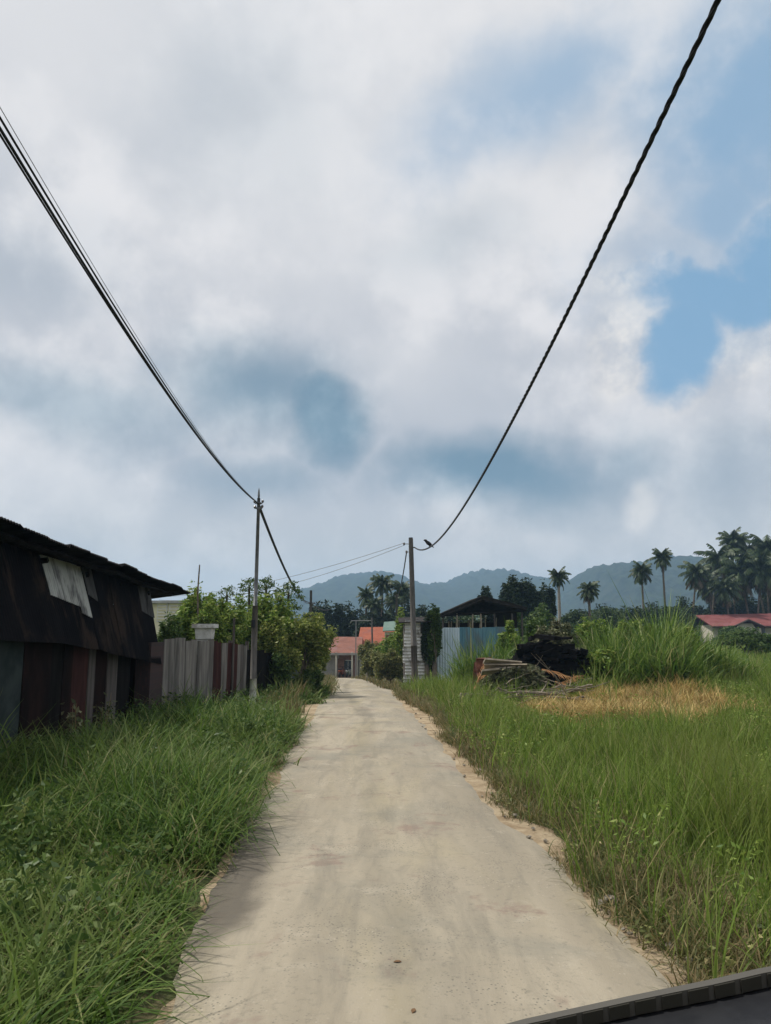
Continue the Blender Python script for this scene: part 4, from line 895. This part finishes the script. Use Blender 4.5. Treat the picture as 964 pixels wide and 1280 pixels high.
# scrub on the right: broad leafed weeds by the tall grass, greyish thicket over the timber heap
gS = 'scrub around the tall grass'
for i, (px, Y, top, w, mm, lab) in enumerate(((700, 29, 779, 46, 'leaf_grey', 'dry grey domed bush over the charred timber heap'), (690, 26.4, 784, 78, 'leaf_grey', 'dry creeper draped over the top of the charred timber heap'), (735, 31, 772, 60, 'leaf_bright', 'bright leafy weeds left of the tall grass stand'), (672, 33, 770, 50, 'leaf_mid', 'green bush behind the charred timber heap'),
        (790, 29.5, 768, 66, 'leaf_bright', 'leafy bush amid the middle of the tall grass stand'), (850, 30, 781, 60, 'leaf_bright', 'leafy bush at the right end of the tall grass stand'), (752, 25.6, 812, 60, 'leaf_bright', 'low leafy weeds along the front left of the tall grass'), (838, 25.8, 815, 56, 'leaf_mid', 'low dark weeds along the front right of the tall grass'), (640, 36, 782, 40, 'leaf_bright', 'green weeds at the right end of the blue hoarding'),
        (932, 60, 787, 80, 'leaf_mid', 'low green bush in the field in front of the bungalow'), (800, 27, 822, 40, 'leaf_grey', 'thin grey weed at the foot of the tall grass'))):
    bush('scrub_bush', lab, 'bush', px, Y, top, w, 3600, .10+.0022*Y, mm, 110+i, gS, lobes=6)
bush('brush_heap', 'grey green heap of cut brush before the rusty scrap', 'brush heap', 640, 24.5, 830, 76, 5200, .15, 'leaf_grey', 130, None, lobes=9, clump=.3)

# ------------------------------------------------------------------ timber heap, scrap and cut branches
def lying(name, m, label, cat, group, x, y, z, L, w, h, rz, tilt, roll=0, mesh='box', bend=0., seed=0):
    rs = R_(seed); b = MB()
    if mesh == 'box': b.box((0, 0, 0), (L, w, h), None, rs.uniform(-.012, .012, (8, 3)))
    else:
        f = np.linspace(0, 1, 9); pts = np.stack([(f-.5)*L, bend*np.sin(f*3)+rs.uniform(-.02, .02, 9), bend*.6*np.sin(f*4.2+1)+rs.uniform(-.02, .02, 9)], 1)
        b.tube(pts, np.linspace(w, w*.35, 9), 6)
        if bend > .1:
            k = 4; b.tube([pts[k], pts[k]+np.array([L*.12, .18, .16]), pts[k]+np.array([L*.24, .22, .36])], [w*.6, w*.4, w*.15], 5)
    o = b.build(name, m, None, mesh != 'box'); o.location = (x, y, z); o.rotation_euler = (roll, tilt, rz); return tag(o, label, cat, group)
rs = R_(21); HX, HYY = at(686, 830, 26)[0], 26.2; hg = gzf(HX, HYY); k = 0
for layer in range(11):
    for j in range(7):
        wd = 1.1-.035*layer
        if layer % 2 == 0: x, y, rz, L = HX+rs.uniform(-.25, .25), HYY-.9+j*.3, rs.uniform(-.25, .25), 2*wd*rs.uniform(.8, 1.2)
        else: x, y, rz, L = HX-wd+.34*j+rs.uniform(-.08, .08), HYY+rs.uniform(-.15, .15), math.pi/2+rs.uniform(-.4, .4), 2.0*rs.uniform(.85, 1.1)
        lying('charred_timber', 'char_timber', 'charred black timber in the heap between brush and tall grass', 'timber', 'charred timbers in the black heap', x, y, hg+.12+layer*.15+rs.uniform(-.03, .03), L, rs.uniform(.14, .30), rs.uniform(.12, .18), rz, rs.uniform(-.1, .1), rs.uniform(-.3, .3), seed=k); k += 1
for j in range(16):
    a = rs.uniform(0, 3.1); lying('charred_timber', 'char_timber', 'charred black timber in the heap between brush and tall grass', 'timber', 'charred timbers in the black heap', HX+rs.uniform(-.8, .8), HYY+rs.uniform(-1.0, .4), hg+rs.uniform(1.2, 1.95), rs.uniform(.7, 1.7), rs.uniform(.1, .26), rs.uniform(.07, .14), a, rs.uniform(-.32, .32), seed=200+j)
# rusty scrap
p = at(607, 826, 27.5); z = gzf(p[0], p[1])
sc = empty('rusty_drum', (p[0], p[1], z), 'crushed rusty brown drum standing in the weeds below the blue hoarding', 'drum', None, .4)
f = np.linspace(0, 1, 7); b = MB(); b.tube(np.stack([.06*np.sin(f*5), .03*np.cos(f*7), f*1.25+.1], 1), .30+.03*np.sin(f*11), 12); b.build('barrel', 'rusty_metal', sc, True)
b = MB()
for zz in (.4, .8): b.tube([(.06*math.sin((zz-.1)/1.25*5)+.325*math.cos(a), .325*math.sin(a), zz) for a in np.linspace(0, 2*math.pi, 17)], .02, 5, False)
b.build('hoop', 'rusty_metal', sc)
p = at(600, 822, 28.5)
o = MB().slab([(-.35, 0, 0), (.3, 0, 0), (.42, .1, 1.35), (-.2, .12, 1.15)], .015).build('rusty_sheet', 'rusty_metal'); o.location = (p[0], p[1], gzf(p[0], p[1])+.05); tag(o, 'bent rusty sheet leaning beside the crushed drum', 'sheet')
for i, (px, py, L, rz, lab) in enumerate(((628, 829, 1.15, .15, 'topmost pale board right of the rusty drum'), (632, 834, 1.3, -.08, 'second pale board under the topmost one by the rusty drum'), (626, 839, 1.2, .05, 'lowest pale board on the brush beside the rusty drum'))):
    p = at(px, py-1, 23.9); lying('pale_board', 'pale_timber', lab, 'board', 'pale boards by the rusty drum', p[0], p[1], p[2], L, .30, .05, rz, .08-.09*i, -.5, seed=300+i)
for i, (px, py, Y, L, rz, tl, lab) in enumerate(((601, 848, 25, .95, .5, -1.0, 'short orange brown dead frond stub leaning left of the brush heap'), (697, 843, 24.6, 1.0, -.3, .25, 'upper orange dead frond before the charred heap'), (703, 856, 24.4, 1.15, .3, -.45, 'broad orange dead frond standing before the charred heap'), (711, 860, 24.2, .9, -.5, .35, 'lower orange dead frond at the edge of the dry grass'))):
    p = at(px, py, Y); t = empty('dead_frond', p, lab, 'dead frond', 'orange dead fronds round the brush'); t.rotation_euler = (0, tl, rz)
    MB().tube([(-L/2, 0, 0), (0, 0, .05), (L/2, 0, -.02)], [.05, .035, .01], 6).build('stalk', 'orange_dead', t)
    r2 = R_(400+i); V = []
    for s_ in np.linspace(-.42, .48, 24):
        for sg_ in (-1, 1):
            c = np.array([s_*L, 0, .04]); d = np.array([.16, sg_*.2, -.07+r2.uniform(-.08, .08)]); V += [c-[.012, 0, 0], c+[.012, 0, 0], c+d+[.01, 0, 0], c+d-[.01, 0, 0]]
    quads_mesh('leaflets', np.array(V), np.arange(len(V)).reshape(-1, 4), 'orange_dead', t)
rs = R_(31)
for j in range(34):
    px, py = rs.uniform(612, 728), rs.uniform(862, 884); Y = 21.6+rs.uniform(-1.2, 1.6)+(884-py)*.08; p = at(px, 860, Y); z = gzf(p[0], Y)
    lying('dead_branch', 'dead_wood', 'bare grey dead branch in the litter before the brush heap', 'branch', 'dead branches before the brush heap', p[0], Y, z+.28+rs.uniform(-.1, .22), rs.uniform(.8, 2.0), rs.uniform(.018, .045), 0, rs.uniform(-.5, .5)+math.pi*(j % 2), rs.uniform(-.25, .25), 0, 'tube', rs.choice([.05, .14]), 500+j)
for j in range(14):
    px = rs.uniform(615, 690); p = at(px, 850, 24); z = gzf(p[0], 24)
    lying('dead_branch', 'dead_wood', 'thin dead branch poking up out of the brush heap', 'branch', 'dead branches poking from the brush heap', p[0], 24+rs.uniform(-.5, .5), z+.75+rs.uniform(-.2, .2), rs.uniform(1.0, 1.8), rs.uniform(.014, .028), 0, rs.uniform(-.8, .8)+math.pi*(j % 2), rs.uniform(-1.1, -.3), 0, 'tube', .08, 600+j)
p = at(580, 871, 22.3); o = MB().hexa([(-.16, -.12, 0), (.16, -.1, 0), (.14, .12, 0), (-.15, .1, 0)], [(-.1, -.08, .2), (.12, -.06, .24), (.08, .08, .2), (-.1, .07, .22)]).build('pale_block', 'stone_pale'); o.location = (p[0], p[1], gzf(p[0], p[1])+.2); tag(o, 'whitish broken block lying left of the dead branches', 'block')

# ------------------------------------------------------------------ grasses
def val_noise(x, y, sc, seed):
    r2 = R_(seed); T_ = r2.rand(64, 64); u = x*sc; v = y*sc; i = np.floor(u).astype(int); j = np.floor(v).astype(int); fu = u-i; fv = v-j; fu = fu*fu*(3-2*fu); fv = fv*fv*(3-2*fv)
    q = lambda a, b_: T_[a % 64, b_ % 64]
    return (q(i, j)*(1-fu)+q(i+1, j)*fu)*(1-fv)+(q(i, j+1)*(1-fu)+q(i+1, j+1)*fu)*fv
def blades(x, y, Ln, Wd, seed, lean=(.1, .6), curl=(.3, 1.4), az=None, z0=0.):
    r2 = R_(seed); n = len(x); a = r2.uniform(0, 2*math.pi, n) if az is None else az
    th = r2.uniform(*lean, n); cu = r2.uniform(*curl, n); z = gz(x, y)+z0
    P = np.stack([x, y, z], 1); dirn = np.stack([np.cos(a), np.sin(a), 0*a], 1); tw = r2.uniform(-.6, .6, n)
    side = np.stack([-np.sin(a+tw), np.cos(a+tw), 0*a], 1); V = []
    for k, wf in enumerate((1., .95, .65, .06)):
        V += [P-side*(Wd*wf*.5)[:, None], P+side*(Wd*wf*.5)[:, None]]
        t = th+cu*(k+.5)/3; P = P+(dirn*np.sin(t)[:, None]+np.array([0, 0, 1])*np.cos(t)[:, None])*(Ln/3)[:, None]
    V = np.stack(V, 1).reshape(-1, 3); b0 = (np.arange(n)*8)[:, None, None]
    Q = b0+np.array([[0, 1, 3, 2], [2, 3, 5, 4], [4, 5, 7, 6]])[None]
    return V, Q.reshape(-1, 4)
def tufts(name, m, xy, per, L, Wd, seed, spread=.09, patch=(.5, .9), short=None, **k):
    """tufts of bent blades on the given spots; the length follows broad patches of growth"""
    r2 = R_(seed); n = len(xy); g_ = patch[0]+(patch[1]-patch[0])*2*val_noise(xy[:, 0]+50, xy[:, 1]+50, .8, seed)
    x = np.repeat(xy[:, 0], per)+r2.randn(n*per)*spread; y = np.repeat(xy[:, 1], per)+r2.randn(n*per)*spread
    far = np.clip(y/9, 1, 5)
    if short is not None: g_ = g_*short(xy[:, 0], xy[:, 1])
    Ln = np.repeat(g_*r2.uniform(.75, 1.25, n), per)*L*r2.uniform(.55, 1.2, n*per); W_ = Wd*r2.uniform(.6, 1.3, n*per)*far**.75
    V, Q = blades(x, y, Ln, W_, seed+1, **k)
    return tag(quads_mesh(name, V, Q, m), kind='stuff')
def scatter(n, x0, x1, y0, y1, seed, keep, power=1.0):
    r2 = R_(seed); y = y0+(y1-y0)*r2.uniform(0, 1, n)**power; x = x0+(x1-x0)*r2.uniform(0, 1, n) if not callable(x0) else x0(y)+(x1(y)-x0(y))*r2.uniform(0, 1, n)
    m_ = keep(x, y); return np.stack([x[m_], y[m_]], 1)
_ty = np.arange(-28, 80, .05); _tl = np.array([edge_noise(v, 2.2) for v in _ty]); _tr = np.array([edge_noise(v, 6.1) for v in _ty])
def ledge(y): return road_l(y)-.22+np.interp(y, _ty, _tl)*1.5+np.interp(y, [3, 5, 9, 14], [-.34, -.2, -.02, .06])+0*.16*(val_noise(y*1.0, y*0+3, 1.3, 5)-.5)*2+.08*(val_noise(y, y*0+9, 4.0, 6)-.5)*2
def redge(y): return road_r(y)+sand_r(y)+np.interp(y, _ty, _tr)*1.6-.06+0*.26*(val_noise(y*1.0, y*0+5, 1.1, 7)-.5)*2+.12*(val_noise(y, y*0+11, 3.7, 8)-.5)*2
def fence_x(y): return np.where(y < 18.7, -5.45, FA[0]+(y-FA[1])*fd[0]/fd[1]-.05)
def spur(x, y): return ((x+2.05)/.85)**2+((y-20.6)/3.3)**2 < 1
rs = R_(1)
# left verge: long arching grass
keepL = lambda x, y: (x < ledge(y)) & (x > fence_x(y)-.15) & ~spur(x, y)
xy = scatter(15000, -7.2, -.6, 2.2, 32, 51, lambda x, y: keepL(x, y) & (R_(9).uniform(0, 1, len(x)) < np.clip(9/y, .3, 1)), 1.35)
tufts('verge_grass', 'grass_lush', xy, 13, .66, .0150, 61, .11, (.35, 1.05), lean=(.1, .9), curl=(.5, 2.5))
xy = scatter(5200, -7.2, -.6, 2.2, 30, 52, lambda x, y: (x < ledge(y)+.07) & (x > ledge(y)-.75) & ~spur(x, y), 1.2)
tufts('edge_weeds', 'grass_weedy', xy, 9, .30, .010, 62, .07, (.45, .9), lean=(.2, 1.0), curl=(.3, 1.6))
# right field
p0 = np.array(at(800, 876, 20.0)[:2])
def strawd(x, y): return ((x-p0[0]-(y-20)*.33)/2.5)**2+((y-20.6)/4.2)**2+1.3*(val_noise(x, y, .9, 3)-.5)+.7*(val_noise(x, y, 2.7, 4)-.5)
heap = lambda x, y: ((x-HX)/1.15)**2+((y-HYY)/1.1)**2 < 1
solid = lambda x, y: ((x > bx0-.1) & (y > HB-.15)) | ((x > sx0-.3) & (y > 39.1)) | heap(x, y)
rnd = lambda x, s_: R_(s_).uniform(0, 1, len(x))
keepR = lambda x, y: (x > redge(y)+.12*rnd(x, 3)) & (x < .62*y+3) & ~((strawd(x, y) < .95) & (rnd(x, 5) < .90)) & ~solid(x, y)
xy = scatter(24000, .6, 22, 2.6, 39, 53, lambda x, y: keepR(x, y) & (rnd(x, 8) < np.clip(10/y, .25, 1)), 1.3)
dpt = np.clip((xy[:, 0]-redge(xy[:, 1]))/1.3, .3, 1)
sel = rnd(xy[:, 0], 11) < dpt
tufts('meadow_grass', 'grass_field', xy[sel], 13, .70, .010, 63, .085, (.45, .95), short=lambda x, y: np.interp(np.clip(strawd(x, y), 0, 9)+np.where(y > 21, 2, 0)+np.where(x < 1.5, 2, 0), [0, 1, 2, 3.2], [.5, .5, .68, 1.]), lean=(.05, .45), curl=(.15, 1.1))
xy = scatter(30000, .3, 5, 2.4, 40, 54, lambda x, y: (x > redge(y)-.12+.1*rnd(x, 2)) & (x < redge(y)+.35+.6*rnd(x, 4)) & ~solid(x, y), 1.25)
tufts('edge_weeds', 'grass_weedy', xy, 9, .27, .008, 64, .07, (.4, .95), lean=(.15, .9), curl=(.3, 1.5))
xy = scatter(16000, 2, 16, 14.5, 26, 55, lambda x, y: (strawd(x, y) < 1.15) & (rnd(x, 6) < np.clip(2.2*val_noise(x, y, 2.2, 12), .2, 1)) & ~heap(x, y))
tufts('dry_straw', 'grass_dry', xy, 10, .50, .011, 65, .14, (.3, 1.0), lean=(.3, 1.5), curl=(.2, 1.6))
# beyond: the field to the bungalow
xy = scatter(16000, 1, 78, 39, 118, 56, lambda x, y: (x > redge(y)) & (x < .62*y+3) & ~((x < 8.5) & (y < 52)) & ~((x > bxc-6) & (y > BY-1)) & (rnd(x, 14) < np.clip(55/y, .3, 1)), 1.2)
tufts('far_field_grass', 'grass_field', xy, 7, .62, .013, 66, .25, (.5, 1.0), lean=(.05, .5), curl=(.2, 1.0))
xy = scatter(5000, -7, .5, 30, 72, 57, lambda x, y: (x < road_l(y)+.1) & (x > road_l(y)-2.4), 1.1)
xy2 = scatter(5000, -5, 4, 38, 72, 58, lambda x, y: (x > road_r(y)-.1) & (x < road_r(y)+2.6) & ~solid(x, y), 1.1)
tufts('lane_side_grass', 'grass_weedy', np.concatenate([xy, xy2]), 8, .45, .011, 67, .15, (.5, 1.0), lean=(.1, .7), curl=(.2, 1.2))
def weeds(name, m, xy, seed, size, per=34, rad_=.16, h=.30):
    r2 = R_(seed); n = len(xy); hh = np.repeat(h*r2.uniform(.5, 1.3, n), per); P_ = np.repeat(xy, per, 0); a = r2.uniform(0, 6.28, n*per); q = rad_*np.sqrt(r2.uniform(0, 1, n*per))
    P3 = np.stack([P_[:, 0]+q*np.cos(a), P_[:, 1]+q*np.sin(a), gz(P_[:, 0], P_[:, 1])+hh*r2.uniform(.25, 1, n*per)], 1)
    V, Q = leaf_quads(P3, r2, size, .15); return tag(quads_mesh(name, V, Q, m), kind='stuff')
wl_ = scatter(900, -6.5, -.6, 3, 24, 81, lambda x, y: keepL(x, y) & (rnd(x, 21) < .3+.7*(val_noise(x, y, .7, 22) > .55)), 1.2)
wr_ = scatter(1500, .8, 14, 3, 26, 82, lambda x, y: keepR(x, y) & (val_noise(x, y, .6, 23) > .5), 1.2)
weeds('leafy_weeds', 'leaf_mid', wl_, 83, .085, 44, .2, .5); weeds('leafy_weeds', 'leaf_bright', wr_, 84, .06, 44, .2, .45)
we_ = scatter(700, .3, 5, 3.5, 24, 85, lambda x, y: (x > redge(y)-.05) & (x < redge(y)+.8), 1.2)
weeds('roadside_weeds', 'leaf_olive', we_, 86, .05, 30, .12, .16)
# stands of tall grass
def stand(name, spots, n, L, Wd, seed, m='grass_tall'):
    r2 = R_(seed); X_, Y_, H_ = [], [], []
    for (px, Y, rw, ry, top) in spots:
        p = at(px, 800, Y); h = at(px, top, Y)[2]-gzf(p[0], Y); k = int(n*rw*ry); a = r2.uniform(0, 6.28, k); q = np.sqrt(r2.uniform(0, 1, k))
        X_.append(p[0]+rw*q*np.cos(a)); Y_.append(Y+ry*q*np.sin(a)); H_.append(h*(1.15-.35*q)*r2.uniform(.5, 1.02, k)*L*(.62+.75*val_noise(X_[-1]+9, Y_[-1], 1.3, 31)))
    X_, Y_, H_ = map(np.concatenate, (X_, Y_, H_))
    V, Q = blades(X_, Y_, H_, Wd*r2.uniform(.6, 1.4, len(X_)), seed+1, lean=(.0, .3), curl=(.1, 1.7))
    return tag(quads_mesh(name, V, Q, m), kind='stuff')
spots = [(745, 28, 1.0, 1.2, 785), (775, 27.5, 1.3, 1.3, 770), (805, 28, 1.3, 1.4, 764), (835, 28.5, 1.3, 1.3, 772), (862, 29, 1.2, 1.3, 786), (890, 30, 1.3, 1.3, 806), (765, 25.5, 1.0, .9, 802), (815, 25.6, 1.2, .8, 796), (850, 26, 1.0, .8, 806)]
stand('tall_grass', spots, 330, 1.2, .055, 71)
stand('tall_grass', [(a_+8, b_, c_, d_, e_+14) for a_, b_, c_, d_, e_ in spots], 300, 1.1, .04, 72, 'grass_field')
spots = [(588, 33, .7, .8, 797), (604, 32.5, .7, .7, 787), (622, 33, .8, .8, 793), (643, 33.5, .8, .8, 788), (660, 32, .7, .7, 800), (575, 34.5, .5, .5, 815)]
stand('tall_grass', spots, 420, 1.15, .055, 73)
stand('tall_grass', [(372, 24.6, .35, .5, 842), (352, 22.6, .45, .5, 850), (338, 21.4, .4, .4, 858), (366, 20.2, .35, .6, 868), (356, 17.0, .4, .8, 888)], 900, 1.15, .02, 75, 'grass_weedy')
# taller leafy stems at the shed wall
gW = 'tall weeds along the shed wall'
for i, (px, Y, top, lab) in enumerate(((98, 12.6, 880, 'tall weed with pale seed heads below the dark shed wall'), (130, 13.6, 868, 'second tall weed to the right below the dark shed wall'), (228, 18.2, 868, 'leafy weed at the foot of the grey boards'), (300, 20.4, 866, 'weed clump beside the white painted pole foot'))):
    p = at(px, 860, Y); z = gzf(p[0], Y); H = at(px, top, Y)[2]-z; r2 = R_(700+i); t = empty('weed', (p[0], Y, z), lab, 'weed', gW); b = MB(); Pc = []
    for s_ in range(6):
        dx_, dy_ = r2.uniform(-.18, .18, 2); h_ = H*r2.uniform(.7, 1.05); b.tube([(dx_*.3, dy_*.3, 0), (dx_*.7, dy_*.7, h_*.6), (dx_, dy_, h_)], [.008, .006, .003], 4)
        for q in np.linspace(.25, 1, 16): Pc.append(np.array([dx_*q, dy_*q, h_*q])+r2.randn(3)*.05)
    b.build('stem', 'grass_weedy', t); V, Q = leaf_quads(np.array(Pc), r2, .11, .3); quads_mesh('leaves', V, Q, 'leaf_grey' if i < 2 else 'leaf_mid', t)

# ------------------------------------------------------------------ stones and dry leaves on the lane's edge
def stone(x, y, r, seed, label, group=None):
    r2 = R_(seed); b = MB(); b.ball((0, 0, 0), (r, r*.8, r*.55), 9, 6); b.v = [tuple(np.array(v)*(1+r2.uniform(-.22, .22))) for v in b.v]
    o = b.build('stone', 'stone_pale'); o.location = (x, y, gzf(x, y)+.02+r*.3); o.rotation_euler.z = r2.uniform(0, 6); return tag(o, label, 'stone', group)
def gpt(px, py):
    r = ray(px, py); q = r*(-EYE/r[2]); return q[0], q[1]
stone(*gpt(762, 1126), .052, 1, 'pale stone pair at the right road edge, larger one'); stone(*gpt(752, 1129), .035, 2, 'smaller darker stone left of the larger pale one on the right edge')
rs = R_(44)
for i in range(46):
    y = 4.4+rs.uniform(0, 1)**1.6*16; x = road_r(y)+rs.uniform(-.08, .42); stone(x, y, rs.uniform(.012, .034), 10+i, 'small pale stone in the sandy strip along the right road edge', 'small stones along the right road edge')
for i, (px, py) in enumerate(((497, 1211), (517, 1274))):
    x, y = gpt(px, py); b = MB(); L = .024; b.add([(-L, 0, .004), (-L*.3, .011, .009), (L*.4, .010, .009), (L, 0, .006), (L*.4, -.010, .008), (-L*.3, -.011, .008)], [(0, 1, 5), (1, 2, 4, 5), (2, 3, 4)])
    b.add([(-L, 0, .001), (-L*.3, .011, .006), (L*.4, .010, .006), (L, 0, .003), (L*.4, -.010, .005), (-L*.3, -.011, .005)], [(5, 1, 0), (5, 4, 2, 1), (4, 3, 2)])
    o = b.build('fallen_leaf', 'dry_leaf'); o.location = (x, y, gzf(x, y)+.058); o.rotation_euler.z = i*1.3; tag(o, 'dry brown leaf lying on the bare road surface', 'leaf', 'dry leaves on the road')

# ------------------------------------------------------------------ the car's own dashboard, its cowl rising at lower right
da = empty('car_dashboard', (0, .5, 1.2), 'dark curved car dashboard edge with a row of small squares standing in for the windscreen frit reflection', 'dashboard')
do = np.array([0, .5, 1.2]); pxs_ = np.linspace(560, 1250, 22)
def dash_y(px): return np.interp(px, [560, 640, 700, 800, 900, 964, 1080, 1250], [1312, 1284, 1271, 1249, 1229, 1214, 1196, 1190])
top = np.array([at(p_, dash_y(p_), .62) for p_ in pxs_])-do
V = []; prof = [(0, -.0105), (-.05, -.014), (-.12, -.03), (-.2, -.07), (-.26, -.16), (-.28, -.32)]
for t_ in top:
    for (dy, dz) in [(.004, -.32)]+prof: V.append(t_+np.array([0, dy, dz]))
kk = len(prof)+1; Q = [(i*kk+j, (i+1)*kk+j, (i+1)*kk+(j+1) % kk, i*kk+(j+1) % kk) for i in range(len(top)-1) for j in range(kk)]
quads_mesh('cowl', np.array(V), np.array(Q), 'dash_black', da, True)
b = MB(); b2 = MB()  # strip and squares: reflection of the windscreen frit, built as solid shapes
for i in range(len(top)-1):
    a, c = top[i], top[i+1]; e = np.array([0, .0, -.0085]); t_ = np.array([0, .008, 0]); u = np.array([0, .001, -.0125])
    b.hexa([a+u, c+u, c, a], [a+u+t_, c+u+t_, c+t_, a+t_])
    m0, m1 = a*.88+c*.12, a*.12+c*.88; f_ = np.array([0, -.0015, 0])
    b2.hexa([m0+e*1.1+f_, m1+e*1.1+f_, m1+e*.08+f_, m0+e*.08+f_], [m0+e*1.1, m1+e*1.1, m1+e*.08, m0+e*.08])
b.build('reflection_strip', 'reflected_gap', da); b2.build('reflected_square', 'reflected_frit', da)
